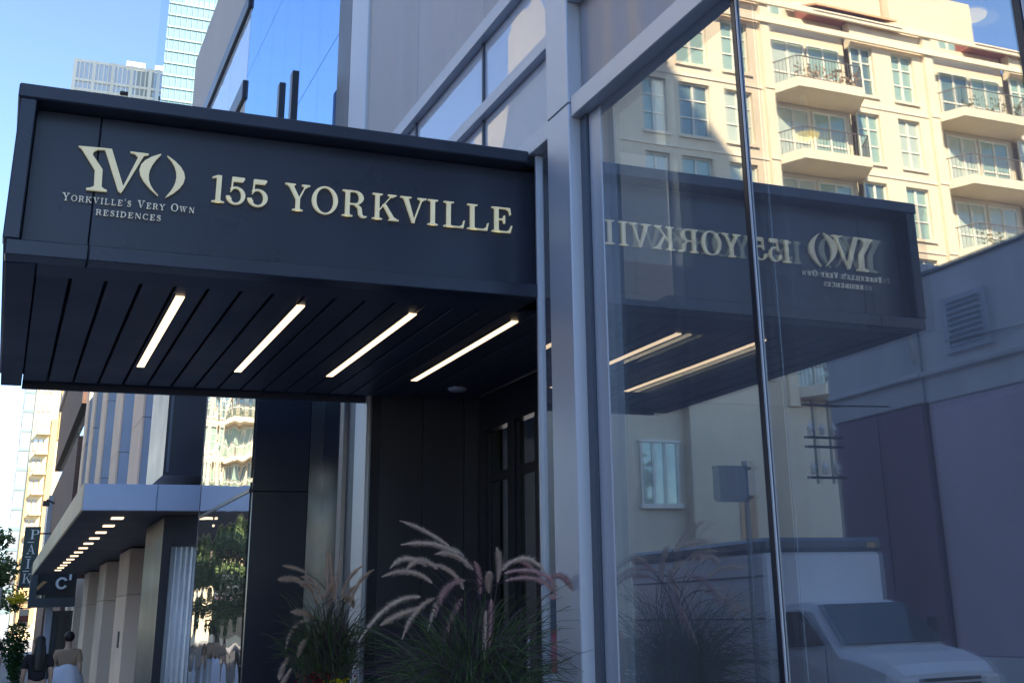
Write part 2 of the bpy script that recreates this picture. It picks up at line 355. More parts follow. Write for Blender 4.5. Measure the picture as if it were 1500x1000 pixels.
def glyph(ch):
    """(width, list of polygons)"""
    if ch == 'I': return .42, stem(.21)
    if ch == 'L': return .84, stem(.22) + [R4(.2, 0, .78, .045), [(.60, .04), (.78, .04), (.83, .30), (.79, .30), (.74, .12)]]
    if ch == 'E': return .84, stem(.22) + [R4(.2, 0, .76, .045), [(.58, .04), (.76, .04), (.82, .29), (.78, .29), (.72, .12)], R4(.2, .955, .74, 1), [(.58, .96), (.74, .96), (.77, .73), (.73, .73), (.70, .88)],
                                       R4(.2, .495, .54, .54), [(.50, .36), (.54, .36), (.54, .68), (.50, .68), (.46, .54), (.46, .50)]]
    if ch == 'V': return 1.0, [bar(.50, 0, .21, .97, .10, .17), bar(.51, .05, .80, .97, .05, .05), bracket(.21, 1, .20, False), bracket(.80, 1, .16, False)]
    if ch == 'A': return 1.0, [bar(.80, .03, .50, 1, .17, .10), bar(.20, .03, .49, .95, .05, .05), R4(.29, .30, .70, .35), bracket(.80, 0, .19, True), bracket(.20, 0, .16, True)]
    if ch == 'Y': return .95, [bar(.50, .42, .21, .97, .15, .17), bar(.52, .42, .77, .97, .07, .05), R4(.42, 0, .57, .47), bracket(.495, 0, .19, True), bracket(.20, 1, .19, False), bracket(.77, 1, .15, False)]
    if ch == 'O': return .98, ring(.49, .5, .47, .53, .315, .485, n=32)
    if ch == 'K': return 1.0, stem(.20) + [bar(.27, .36, .74, .97, .06, .05), bar(.46, .60, .80, .03, .12, .17), bracket(.75, 1, .16, False), bracket(.82, 0, .19, True)]
    if ch in 'RPB': 
        o = stem(.20) + [R4(.26, .955, .46, 1), R4(.26, .46, .46, .505)] + ring(.46, .73, .31, .27, .15, .225, -90, 90, 14)
        if ch == 'R': o += [[(.44, .48), (.54, .48), (.70, .36), (.73, .12), (.78, .04), (.88, .06), (.90, .02), (.80, -.02), (.68, .0), (.60, .10), (.57, .34), (.44, .46)]]
        return .90 if ch == 'R' else .80, o
    if ch == 'N': return 1.0, stem(.18, .055) + stem(.84, .055, sb=False) + [bar(.82, 0, .19, 1, .17, .17)]
    if ch == 'W': return 1.35, [bar(.38, 0, .17, .97, .09, .15), bar(.39, .04, .64, .97, .05, .05), bar(.86, 0, .65, .97, .09, .15), bar(.87, .04, 1.12, .97, .05, .05), bracket(.18, 1, .18, False), bracket(.64, 1, .18, False), bracket(1.12, 1, .15, False)]
    if ch == 'D': return .95, stem(.20) + [R4(.26, .955, .42, 1), R4(.26, 0, .42, .045)] + ring(.42, .5, .46, .5, .30, .455, -90, 90, 18)
    if ch == 'C': return .90, ring(.49, .5, .45, .53, .30, .485, 52, 308, 22) + [R4(.76, .70, .80, .98), R4(.76, .02, .80, .24)]
    if ch == 'S': return .70, ring(.34, .75, .27, .27, .15, .22, 20, 270, 14) + ring(.36, .25, .29, .27, .16, .22, 90, -160, 14) + [[(.20, .62), (.36, .53), (.36, .44), (.52, .36), (.60, .42), (.44, .60), (.30, .70)], R4(.56, .74, .60, .98), R4(.07, .02, .11, .28)]
    if ch == "'": return .22, [[(.08, 1), (.17, 1), (.13, .68), (.10, .68)]]
    if ch == '1': return .42, [R4(.15, 0, .31, 1), bracket(.23, 0, .21, True), [(.0, .88), (.0, .92), (.18, 1.0), (.2, 1.0), (.2, .92)]]
    if ch == '5': return .62, [[(.10, .50), (.15, .50), (.17, 1.0), (.12, 1.0)], [(.12, .84), (.14, 1.0), (.52, 1.0), (.56, .96), (.50, .84)]] + ring(.27, .31, .33, .33, .19, .275, -175, 128, 20) + ring(.06, .16, .075, .075, .001, .001, n=12) + [[(.07, .46), (.11, .44), (.16, .535), (.13, .56)]]
    return .5, []
def letter_mb(ch, x0, x1, z0, h, y, depth, facing=-1):
    w, polys = glyph(ch); sx = (x1 - x0) / w; mb = MB()
    for i, p in enumerate(polys):
        e = .00025 * (i % 12)
        mb.prism([(x0 + u * sx, z0 + v * h) for u, v in p], lambda a, b, t: (a, y - e - (depth * t), b), 1)
    return mb

# ------------------------------------------------------------------ the setting: ground, road, pavement
DF = 2.96        # facade glass plane
g = box('ground', M['asphalt'], None, -1500, 1500, -200, 2500, -.6, -.16, kind='structure')
r_ = box('road', M['asphalt'], None, -9.5, -1.9, -60, 400, -.155, -.12, kind='structure')
sw = box('pavement', M['paving'], None, -1.72, 14, -60, 400, -.15, 0, kind='structure')
kb = box('kerb', M['stucco'], None, -1.9, -1.725, -60, 400, -.15, .005, c=.02, kind='structure')
sw2 = box('far_pavement', M['paving'], None, -12, -9.5, -60, 400, -.15, 0, kind='structure')

# ------------------------------------------------------------------ the office building that carries the canopy
bld = thing('office_building', 'grey metal and glass office building that carries the dark canopy', 'building', (DF, 6, 0))
CF = 2.86
box('column', M['steel'], bld, CF, 3.12, 6.285, 6.62, 0, 4.655, c=.006)
box('column', M['steel'], bld, CF, 3.12, 6.285, 6.62, 4.661, 13, c=.006)
box('jamb', M['steeld'], bld, 2.935, 3.08, 6.20, 6.283, .08, 4.56, c=.004)
box('jamb', M['steel'], bld, 2.955, 3.08, 6.04, 6.198, .08, 4.56, c=.004)
# right bays
mull = [(4.50, 4.545), (2.735, 2.78), (.97, 1.015), (-.79, -.745), (-2.55, -2.505)]
for i, (a, b) in enumerate(mull):
    m_ = box('mullion', M['black'], bld, 2.953, 3.08, a, b - .01, .08, 4.56, c=.002)
    box('mullion_edge', M['steel'], m_, 2.950, 2.957, a - .020, a - .011, .08, 4.56)
prev = 6.038
for a, b in mull:
    p_ = pane('pane', M['glass'], bld, DF, DF + .006, b + .002, prev, .1, 4.56)
    pane('inner_pane', M['glassin'], p_, DF + .045, DF + .051, b + .002, prev, .1, 4.56)
    prev = a - .018
box('transom', M['steel'], bld, 2.875, 3.1, -2.6, 6.28, 4.563, 4.70, c=.006)
box('transom', M['steel'], bld, 2.865, 3.1, -2.6, 6.28, 5.355, 5.60, c=.006)
box('sill', M['steel'], bld, 2.9, 3.1, -2.6, 6.2, 0, .1, c=.006)
ys = [6.28, 4.52, 2.755, .99, -.77, -2.53]
for k in range(5):
    box('spandrel_panel', M['spandrel'], bld, 2.955, 3.0, ys[k + 1] + .006, ys[k] - .006, 4.702, 5.353, c=.003)
    for j in range(3): box('spandrel_panel', M['spandrel'], bld, 2.95, 3.0, ys[k + 1] + .006, ys[k] - .006, 5.602 + 1.9 * j, 5.598 + 1.9 * j + 1.89, c=.003)
# narrow pane between the column and the doorway
p_ = pane('pane', M['glass'], bld, DF, DF + .006, 6.64, 6.985, .1, 4.57)
pane('inner_pane', M['glassin'], p_, DF + .045, DF + .051, 6.64, 6.985, .1, 4.57)
box('jamb', M['steel'], bld, 2.935, 2.975, 6.987, 7.01, 0, 4.57, c=.003)
box('jamb', M['steeld'], bld, 2.94, 3.05, 7.012, 7.035, 0, 4.57, c=.003)
pr = box('return_pane', M['glass'], bld, 3.06, 3.98, 7.02, 7.03, .05, 3.62)
# bays over the canopy
box('transom', M['steel'], bld, 2.895, 3.1, 6.622, 11.5, 4.575, 4.70, c=.005)
box('transom', M['steel'], bld, 2.895, 3.1, 6.622, 11.5, 5.22, 5.32, c=.005)
box('transom', M['steel'], bld, 2.885, 3.1, 6.622, 11.5, 5.86, 5.985, c=.005)
for z0, z1 in ((4.702, 5.218), (5.322, 5.858)):
    for y0, y1 in ((6.624, 8.01), (8.04, 9.75), (9.78, 11.49)):
        box('spandrel_pane', M['paleglass'], bld, 2.955, 2.99, y0, y1, z0, z1)
    for y0 in (8.012, 9.752): box('mullion', M['steeld'], bld, 2.935, 3.0, y0, y0 + .026, z0, z1, c=.003)
for y0, y1 in ((6.624, 8.02), (8.026, 9.76), (9.766, 11.49)):
    for j in range(4): box('spandrel_panel', M['spandrel'], bld, 2.95, 3.0, y0, y1, 5.987 + 2.3 * j, 5.987 + 2.3 * j + 2.294, c=.003)
cs = box('corner_trim', M['steel'], bld, 2.925, 3.1, 11.55, 12.28, 4.62, 14, c=.008)
box('upper_wall', M['spandrel'], bld, 3.101, 16, -30, 12.12, 13.01, 50, kind=None)
box('wall', M['spandrel'], bld, 3.101, 3.3, -30, -2.6, 0, 13)
box('wall', M['spandrel'], bld, 2.96, 3.1, -30, -2.6, 0, 50)
box('upper_wall', M['spandrel'], bld, 2.96, 3.1, -2.6, 12.12, 13.2, 50)
# interior behind the big panes
inn = MB()
inn.box(7.8, 8.0, -2.6, 7.0, 0, 5.6); inn.box(3.1, 7.8, -2.8, -2.6, 0, 5.6); inn.box(4.05, 7.8, 7.04, 7.2, 0, 5.6)
obj('interior_wall', inn, M['interior'], bld)
box('interior_floor', M['paving'], bld, 3.0, 7.8, -2.6, 7.0, -.01, .04)
box('interior_ceiling', M['stucco'], bld, 3.1, 7.8, -2.6, 7.0, 5.5, 5.6)
# doorway recess
box('recess_wall', M['doorwall'], bld, 3.0, 4.2, 10.95, 11.15, 0, 3.66)
for zz in (1.2, 2.4): pass
for x0 in (3.02, 3.42, 3.82):
    box('wall_panel', M['doorwall'], bld, x0, x0 + .39, 10.93, 10.949, .05, 3.62, c=.003)
box('lobby_back', M['doorwall'], bld, 6.5, 6.6, 7.2, 11.1, 0, 3.7)
box('lobby_floor', M['paving'], bld, 4.0, 6.5, 7.2, 10.9, -.01, .02)
box('lobby_ceiling', M['doorwall'], bld, 4.0, 6.5, 7.2, 11.1, 3.66, 3.75)
box('door_frame', M['black'], bld, 3.97, 4.07, 7.04, 10.92, 3.30, 3.64, c=.004)
for y0 in (7.05, 8.15, 9.42, 10.05, 10.78): box('door_frame', M['black'], bld, 3.96, 4.07, y0, y0 + .13, 0, 3.298, c=.004)
for y0, y1 in ((7.18, 8.15), (8.28, 9.42), (9.55, 10.05), (10.18, 10.78)):
    d = box('door', M['black'], bld, 3.985, 4.03, y0 + .01, y0 + .07, .03, 3.28, c=.003)
    box('door_rail', M['black'], d, 3.985, 4.03, y1 - .07, y1 - .01, .03, 3.28, c=.003)
    box('door_rail', M['black'], d, 3.985, 4.03, y0 + .072, y1 - .072, 2.82, 2.9, c=.003)
    box('door_glass', M['darkglass'], d, 4.0, 4.008, y0 + .07, y1 - .07, .05, 3.27)
    hb = MB().tube([(3.955, y0 + .12, .85), (3.93, y0 + .12, .9), (3.93, y0 + .12, 1.5), (3.955, y0 + .12, 1.55)], .014, 8)
    obj('handle', hb, M['steel'], d, True)
for yy in (10.35,):
    dl = MB().lathe([(.001, 3.585), (.07, 3.585), (.085, 3.6), (.09, 3.62)], 3.55, yy, 16)
    obj('downlight', dl, M['steel'], bld, True)

# ------------------------------------------------------------------ the canopy
can = thing('entrance_canopy', 'dark navy entrance canopy with champagne lettering and four strip lights', 'canopy', (1.4, 9, 3.6))
CX0, CX1, CY0, CY1, CZ0, CZ1 = -.2, 2.952, 7.0, 11.12, 3.60, 4.60
box('top_cap', M['navy'], can, CX0, 2.89, CY0, CY1, 4.515, CZ1, c=.008)
box('roof_deck', M['navy'], can, CX0 + .02, 2.94, CY0 + .2, CY1 - .02, 4.45, 4.512)
box('end_post', M['navy'], can, CX0 + .015, -.10, CY0 + .006, CY0 + .16, 3.692, 4.513, c=.006)
box('side_panel', M['navy'], can, CX0 + .02, CX0 + .06, CY0 + .162, CY1 - .02, 3.692, 4.513)
box('back_panel', M['navy'], can, CX0 + .02, 2.94, CY1 - .06, CY1 - .02, 3.692, 4.448)
FY = CY0 + .165
fx = [-.098, .252, 2.998]
for a, b in zip(fx[:-1], fx[1:]): box('fascia_panel', M['navy'], can, a + .003, b - .003, FY, FY + .03, 3.69, 4.513, c=.003)
box('fascia_backing', M['void'], can, -.1, 2.94, FY + .031, FY + .05, 3.69, 4.448)
for a, b in ((-.165, .25), (.254, 2.952)): box('bottom_band', M['navy'], can, a, b, CY0 - (.004 if a > 0 else 0), FY - .004, CZ0, 3.688, c=.005)
# soffit: border, planks, strip lights
box('soffit_border', M['soffit'], can, CX0 + .04, -.004, FY - .002, CY1, CZ0 - .004, CZ0 + .04, c=.004)
box('soffit_border', M['soffit'], can, .0, 2.95, FY - .002, 7.44, CZ0 + .002, CZ0 + .04, c=.004)
box('soffit_lip', M['soffit'], can, .0, 2.95, 11.06, CY1, CZ0 - .03, CZ0 + .09, c=.004)
box('soffit_void', M['void'], can, .0, 3.94, 7.2, 11.055, CZ0 + .085, CZ0 + .1)
pl = MB().box(0, .176, 7.445, 10.93, CZ0 + .012, CZ0 + .034, c=.004)
pme = pl.mesh('soffit_plank')
lights_x = (.725, 1.474, 2.223, 2.973)
PW = .1945
for k in range(21):
    x0 = .004 + k * PW
    if x0 > 3.8: break
    o = obj('soffit_plank', pme, M['soffit'], can); o.location.x += x0
for lx in (.828, 1.572, 2.320, 3.052):
    fr = MB().box(lx - .035, lx - .028, 7.69, 10.05, CZ0 + .004, CZ0 + .0125); fr.box(lx + .028, lx + .035, 7.69, 10.05, CZ0 + .004, CZ0 + .0125)
    t = obj('strip_light', fr, M['soffit'], can)
    box('diffuser', M['lightstrip'], t, lx - .027, lx + .027, 7.695, 10.045, CZ0 + .0, CZ0 + .010)
# lettering
LY = FY - .012
cap0, caph = 4.060, .170
for ch, a, b in (('1', .897, .970), ('5', .992, 1.098), ('5', 1.118, 1.231), ('Y', 1.327, 1.486), ('O', 1.492, 1.660), ('R', 1.683, 1.842), ('K', 1.874, 2.046), ('V', 2.055, 2.237), ('I', 2.236, 2.311), ('L', 2.341, 2.492), ('L', 2.502, 2.657), ('E', 2.671, 2.824)):
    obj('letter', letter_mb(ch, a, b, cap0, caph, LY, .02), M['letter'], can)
logo = dict(
 y=[(.1418, 4.3103), (.205, 4.3128), (.2802, 4.3149), (.281, 4.3068), (.2459, 4.3021), (.2269, 4.2873), (.2227, 4.2665), (.2838, 4.1834), (.2888, 4.0655), (.2482, 4.0667), (.2429, 4.1762), (.1629, 4.2929)],
 base=[(.2076, 4.0618), (.229, 4.0663), (.2471, 4.0785), (.2875, 4.0784), (.3036, 4.0673), (.3192, 4.0612), (.3182, 4.053), (.2086, 4.052)],
 va=[(.2784, 4.3147), (.3222, 4.3155), (.4031, 4.0953), (.3953, 4.0541), (.3792, 4.0643), (.2909, 4.2959)],
 vb=[(.3953, 4.0541), (.4031, 4.0953), (.4694, 4.2838), (.4524, 4.3011), (.4247, 4.3077), (.4242, 4.3128), (.5245, 4.3128), (.525, 4.3066), (.501, 4.2983), (.4052, 4.0724)])
lo_ = [(.5946, 4.3211), (.5452, 4.2968), (.5102, 4.2702), (.4896, 4.2413), (.4831, 4.21), (.4906, 4.1762), (.5122, 4.14), (.5479, 4.1012), (.5977, 4.0597)]
li_ = [(.5951, 4.316), (.5692, 4.2791), (.5509, 4.2439), (.5401, 4.2103), (.5367, 4.1781), (.5408, 4.1475), (.5523, 4.1182), (.5711, 4.0903), (.5974, 4.0638)]
ro_ = [(.6303, 4.3154), (.6773, 4.2845), (.7112, 4.2528), (.732, 4.2205), (.7396, 4.1877), (.734, 4.1544), (.7154, 4.1207), (.6838, 4.0867), (.6395, 4.0524)]
ri_ = [(.6345, 4.3087), (.6591, 4.2812), (.6768, 4.2525), (.6878, 4.2227), (.692, 4.1918), (.6895, 4.16), (.6802, 4.1271), (.6643, 4.0934), (.6417, 4.0588)]
def outline_part(name, polys, y, d, mat, parent):
    mb = MB()
    for i, p in enumerate(polys):
        e = .0003 * i; mb.prism(p, lambda a, b, t: (a, y - e - d * t, b), 1)
    return obj(name, mb, mat, parent)
outline_part('logo_letter', [logo['y'], logo['base']], LY, .02, M['letter'], can)
outline_part('logo_letter', [logo['va'], logo['vb']], LY - .001, .02, M['letter'], can)
lp = lo_ + li_[::-1]; rp = ro_ + ri_[::-1]
def crescent(a, b):
    return [[a[i], a[i + 1], b[i + 1], b[i]] for i in range(len(a) - 1)]
for pair in ((lo_, li_), (ro_, ri_)):
    mbo = MB()
    for q in crescent(*pair): mbo.prism(q, lambda a, b, t: (a, LY - .002 - .02 * t, b), 1)
    obj('logo_letter', mbo, M['letter'], can)
def small_line(text, x0, x1, z, hbig, hsmall):
    ws = []; gap = .22
    for i, ch in enumerate(text):
        if ch == ' ': ws.append((None, .55 * hsmall)); continue
        up = ch.isupper() or ch == "'"
        h = hbig if up else hsmall
        ws.append((ch.upper(), glyph(ch.upper())[0] * h, h))
    tot = sum(w[1] for w in ws) + gap * hsmall * (len(ws) - 1); k = (x1 - x0) / tot; x = x0
    for w in ws:
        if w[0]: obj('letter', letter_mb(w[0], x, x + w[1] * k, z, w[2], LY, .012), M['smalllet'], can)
        x += (w[1] + gap * hsmall) * k
small_line("Yorkville's Very Own", .087, .810, 3.979, .044, .034)
small_line("residences", .272, .627, 3.911, .034, .033)

# ------------------------------------------------------------------ black glass building next to the doorway
blk = thing('black_glass_building', 'black building with mirror glass strips beyond the canopy doorway', 'building', (3, 15, 0))
box('door_head', M['black'], bld, 3.002, 3.1, 7.04, 11.5, 3.75, 4.57)
box('pilaster', M['black'], blk, 2.93, 3.1, 10.94, 11.02, 0, 4.4, c=.004)
box('metal_strip', M['steel'], blk, 2.90, 3.0, 11.0, 11.42, 0, 4.45, c=.006)
box('metal_strip', M['steeld'], blk, 2.94, 3.0, 11.425, 11.86, 0, 4.45, c=.004)
box('metal_strip', M['lampmetal'], blk, 2.90, 3.0, 11.865, 12.02, 0, 4.45, c=.006)
for z0, z1 in ((0, 2.995), (3.0, 6.3)):
    box('cladding_panel', M['black'], blk, 2.36, 2.945, 13.55, 13.58, z0, z1, c=.004)
    box('cladding_panel', M['black'], blk, 3.13, 3.7, 13.55, 13.58, z0, z1, c=.004)
box('mirror_strip', M['greyglass'], blk, 2.95, 3.125, 13.555, 13.575, .05, 6.2)
box('bay_roof', M['black'], blk, 2.33, 3.7, 13.55, 17.3, 6.31, 6.4)
box('mirror_glass', M['stripglass'], blk, 2.335, 2.36, 13.585, 17.3, 3.03, 6.3)
box('mirror_glass', M['stripglass'], blk, 2.335, 2.36, 13.585, 17.3, .05, 2.99)
box('bay_transom', M['black'], blk, 2.325, 2.37, 13.585, 17.3, 2.992, 3.028)
box('bay_end', M['steeld'], blk, 2.33, 3.1, 17.302, 17.34, 0, 6.3, c=.004)
box('corner_panel', M['black'], blk, 2.925, 3.1, 12.285, 12.9, 4.62, 24, c=.004)
zs = [6.45, 8.25, 10.62, 13, 15.4, 17.8, 20.2]
for a, b in zip(zs[:-1], zs[1:]):
    for k in range(6):
        y0 = 12.905 + k * 1.17
        box('blue_pane', M['blueglass'], blk, 2.95, 2.99, y0, y0 + 1.162, a + .006, b - .006)
box('upper_wall', M['spandrel'], blk, 3.0, 16, 12.13, 20.0, 20.21, 50)
box('core_wall', M['black'], blk, 3.1, 3.3, 11.5, 20, 0, 20.2)
for yy, h in ((14.45, 8.17), (13.62, 7.98)):
    f_ = MB().box(2.55, 2.63, yy, yy + .14, 6.41, h, c=.006); f_.box(2.63, 2.94, yy + .04, yy + .08, 7.2, 7.26)
    obj('upright_fin', f_, M['black'], blk)
# people-high base line
# ------------------------------------------------------------------ stone building with the low canopy
stn = thing('stone_building', 'limestone pier building with pale metal low canopy beyond the black bay', 'building', (2.6, 30, 0))
box('cladding_block', M['greyclad'], stn, 2.95, 14, 20.01, 28.2, 12.32, 14.55, c=.02)
for k in range(4):
    y0 = 20.02 + k * 2.04
    box('ribbon_pane', M['paleglass'], stn, 2.96, 3.0, y0, y0 + 2.02, 10.62, 12.0)
box('ribbon_frame', M['black'], stn, 2.90, 3.2, 20.01, 28.1, 12.02, 12.31, c=.01)
box('ribbon_frame', M['black'], stn, 2.90, 3.2, 20.01, 28.1, 10.25, 10.6, c=.01)
box('cladding_block', M['greyclad'], stn, 2.96, 14, 20.01, 28.2, 8.0, 10.24, c=.02)
box('wall', M['black'], stn, 3.0, 14, 20.2, 28, 10.6, 12.02)
# black bay with curtained window
bay = MB(); bay.box(2.22, 3.6, 21, 23.6, 3.95, 7.9); obj('black_bay', bay, M['black'], stn)
box('black_bay_frame', M['steeld'], stn, 2.26, 2.30, 20.97, 20.999, 4.0, 7.8)
b2 = MB(); b2.box(2.30, 2.42, 21, 21.2, 0, 3.3); b2.box(2.42, 3.2, 21, 21.2, 2.88, 3.3); obj('window_surround', b2, M['black'], stn)
box('bay_side', M['black'], stn, 2.30, 2.40, 21.2, 23.6, 0, 3.3)
box('window_glass', M['clearglass'], stn, 2.42, 3.2, 21.03, 21.036, 0, 2.88)
box('room_back', M['black'], stn, 2.42, 3.2, 23.4, 23.6, 0, 3.3)
# piers and panels
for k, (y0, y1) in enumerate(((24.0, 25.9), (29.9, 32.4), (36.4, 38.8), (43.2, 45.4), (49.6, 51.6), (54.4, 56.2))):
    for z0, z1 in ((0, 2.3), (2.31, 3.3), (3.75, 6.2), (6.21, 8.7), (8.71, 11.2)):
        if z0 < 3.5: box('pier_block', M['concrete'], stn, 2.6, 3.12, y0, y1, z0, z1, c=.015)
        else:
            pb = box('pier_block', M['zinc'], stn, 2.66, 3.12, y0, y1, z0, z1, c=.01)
            box('lit_pier_face', M['peach'], pb, 2.6, 2.658, y0 - .01, y1 + .01, z0, z1, c=.01)  # thin face with bounce light painted in; grey block sides carry the shade
for y0, y1 in ((25.9, 29.9), (32.4, 36.4), (38.8, 43.2), (45.4, 49.6), (51.6, 54.4)):
    ym = (y0 + y1) / 2
    for a, b in ((y0 + .02, ym - .02), (ym + .02, y1 - .02)):
        for z0, z1 in ((3.7, 5.5), (5.52, 7.6), (7.62, 9.7), (9.72, 11.2)): box('wall_panel', M['zinc'], stn, 3.12, 3.2, a, b, z0, z1, c=.01)
        box('wall_panel', M['zinc'], stn, 3.12, 3.2, a, b, 0.02, 2.4, c=.01)
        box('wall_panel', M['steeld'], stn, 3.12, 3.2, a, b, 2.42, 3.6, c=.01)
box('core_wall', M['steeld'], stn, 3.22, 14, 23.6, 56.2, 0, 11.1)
lc = box('low_canopy', M['lowmetal'], stn, 1.02, 2.06, 20.0, 20.05, 3.31, 3.70, c=.01)
box('fascia_panel', M['lowmetal'], lc, 2.065, 2.95, 20.0, 20.05, 3.31, 3.70, c=.01)
box('side_fascia', M['tan'], lc, 1.0, 1.04, 20.055, 46, 3.31, 3.72, c=.01)  # sunlit side painted in, against the grey front fascia
box('soffit', M['lowsoffit'], lc, 1.045, 2.95, 20.055, 46, 3.33, 3.38)
box('roof', M['lowmetal'], lc, 1.045, 2.95, 20.055, 46, 3.6, 3.66)
dm = MB().box(-.09, .09, -.11, .11, 3.305, 3.329).mesh('downlight')
for k in range(13):
    o = obj('downlight', dm, M['lightstrip'], lc); o.location += Vector((1.64, 21.6 + k * 1.72, 0))
# intercom by the pier
box('intercom', M['iron'], stn, 2.575, 2.6, 30.6, 30.85, 1.2, 1.55, c=.01)

cur = MB(); n = 60
for i in range(n + 1):
    t = i / n; x = 2.44 + .60 * t; w = .03 * math.sin(t * 46) + .012 * math.sin(t * 97 + 1)
    cur.v += [(x + .02, 21.12 + w, 2.84), (x + .0 * t, 21.12 + w * 1.3, .02)]
cur.f = [(2 * i, 2 * i + 1, 2 * i + 3, 2 * i + 2) for i in range(n)]
co = obj('curtain', cur, M['curtain'], None, True); tag(co, 'white pleated curtain hanging in the black window bay', 'curtain')
sm = co.modifiers.new('thickness', 'SOLIDIFY'); sm.thickness = .004

# ------------------------------------------------------------------ farther left: brick building, shop bay, blade sign, towers
brk = thing('brick_building', 'brown brick building with dark recessed window bands past the stone piers', 'building', (2.2, 65, 0))
box('wall', M['brick'], brk, 2.45, 16, 57, 72, 0, 5.2)
for a, b in ((5.9, 9.4), (10.8, 14.5)): box('wall', M['brick'], brk, 2.45, 16, 57, 84, a, b)
for a, b in ((5.2, 5.9), (9.4, 10.8)): box('window_band', M['carglass'], brk, 2.7, 15.8, 57.1, 83.8, a, b)
box('grey_block', M['zinc'], brk, 2.2, 4, 80, 84, 5.9, 9.0)
box('end_wall', M['brick'], brk, 2.3, 16, 72.1, 84, 0, 5.15)
box('cornice', M['greyclad'], brk, 2.3, 16.2, 56.8, 84.2, 14.5, 14.9, c=.04)
lb = MB().tube([(2.45, 78, 8.35), (2.2, 78, 8.5), (2.02, 78, 8.55)], .05, 6); lb.box(1.85, 2.2, 77.8, 78.2, 8.2, 8.5, c=.03)
obj('wall_lamp', lb, M['iron'], brk)

shp = thing('shop_bay', 'slate shopfront bay with white emblem under the end of the low canopy', 'shopfront', (1.8, 48, 2.4))
fr = MB(); fr.box(1.02, 1.25, 47.6, 48.4, 2.32, 3.7); fr.box(1.25, 2.5, 47.6, 48.4, 2.32, 2.62); fr.box(1.25, 2.5, 47.6, 48.4, 3.55, 3.7)
obj('frame', fr, M['shopfront'], shp)
box('window_pane', M['carglass'], shp, 1.25, 2.5, 47.8, 47.85, 2.62, 3.55)
em = MB()
for q in ring(2.02, 3.10, .20, .20, .11, .13, 30, 330, 16): em.prism(q, lambda a, b, t: (a, 47.75 - .03 * t, b), 1)
obj('emblem', em, M['signwhite'], shp)
em = MB()
for q in [R4(2.24, 3.2, 2.32, 3.55), R4(2.32, 3.47, 2.5, 3.55)]: em.prism(q, lambda a, b, t: (a, 47.75 - .03 * t, b), 1)
obj('emblem', em, M['signwhite'], shp)
dr = box('door', M['shopfront'], shp, 1.85, 2.5, 48.2, 48.25, 0, 2.2)
box('door_pane', M['carglass'], dr, 1.98, 2.4, 48.17, 48.19, .3, 2.05)
box('side_wall', M['zinc'], shp, 1.62, 1.84, 48.1, 48.4, 0, 2.31)

sg = thing('blade_sign', 'tall dark green blade sign with white letters P A I K', 'sign', (1, 52, 3.2))
box('sign_panel', M['teal_sign'], sg, .72, 1.27, 52, 52.12, 3.08, 5.28, c=.02)
box('bracket', M['iron'], sg, 1.27, 2.5, 52.03, 52.08, 5.0, 5.06)
for ch, x0, z in (('P', .88, 4.83), ('A', .80, 4.29), ('I', .84, 3.77), ('K', .78, 3.25)):
    obj('letter', letter_mb(ch, x0 + .04, x0 + (.36 if ch != 'I' else .2), z, .34, 51.995, .02), M['signwhite'], sg)
for x0, z in ((.86, 4.70), (.82, 4.17), (.80, 3.66)): box('dash', M['signwhite'], sg, x0, x0 + .22, 51.97, 51.995, z, z + .03)

def tower_label(*a): pass
# ochre apartment tower
och = thing('ochre_tower', 'sunlit ochre and cream apartment tower low on the left skyline', 'tower', (4, 200, 0))
box('wall', M['paleyellow'], och, 2.2, 6.6, 200, 215, 0, 46)
for z in range(0, 14):
    zz = 6 + z * 2.9
    for x0 in (2.55, 3.25, 3.95):
        w_ = box('window', M['towerwin'], och, x0, x0 + .5, 199.85, 199.99, zz, zz + 1.7)
    if z < 9: box('balcony', M['paleyellow'], och, 3.0, 4.6, 198.6, 199.84, zz - .6, zz - .15)
box('ochre_panel', M['ochre'], och, 4.75, 5.6, 199.6, 199.99, 10, 31)
box('ochre_panel', M['ochre'], och, 2.25, 2.54, 199.6, 199.84, 5, 24)
box('ochre_panel', M['ochre'], och, 5.7, 6.5, 199.7, 199.99, 28, 44)
box('ochre_panel', M['ochre'], och, 2.9, 5.2, 199.4, 199.55, 2, 11)
gt = thing('grey_tower', 'thin grey blue tower slab at the far left behind the ochre tower', 'tower', (2, 240, 0))
box('wall', M['greytower'], gt, .75, 4.0, 240, 260, 0, 60)
for z in range(16): box('floor_band', M['tealline'], gt, .7, 4.05, 239.9, 260, 4 + z * 3.4, 4.5 + z * 3.4)

wt = thing('white_tower', 'white concrete high-rise with gridded crown above the canopy corner', 'tower', (18, 400, 0))
def tower_grid(root, x0, x1, y, z1, zb, nx, fl, wall, win):
    box('core', win, root, x0 + .3, x1 - .3, y + .5, y + 26, 0, z1 - 1)
    for i in range(nx + 1):
        x = x0 + (x1 - x0) * i / nx
        big = i % 4 == 0
        box('pier', wall, root, x - (.55 if big else .18), x + (.55 if big else .18), y - (.35 if big else 0), y + .49, zb, z1)
    z = z1
    for z_ in (z1,): box('floor_slab', wall, root, x0 - .2, x1 + .2, y + .05, y + .48, z_ - .9, z_)
    z = z1 - 2 * fl
    while z > zb:
        box('floor_slab', wall, root, x0 - .2, x1 + .2, y + .05, y + .48, z - .9, z); z -= fl
tower_grid(wt, 4.2, 33.5, 400, 178.5, 150, 20, 3.4, M['tower'], M['towerwin'])
for i in range(5):
    z = 150 + i * 3.4
    for x0 in (8.5, 11, 13.4, 22.4, 26, 28.6):
        box('wall_infill', M['tower'], wt, x0 - .9, x0 + .9, 400.2, 400.45, z, z + 2.2)
box('balcony_recess', M['void'], wt, 18.7, 21.3, 399.8, 400.1, 171.0 - 3.4, 169.0)
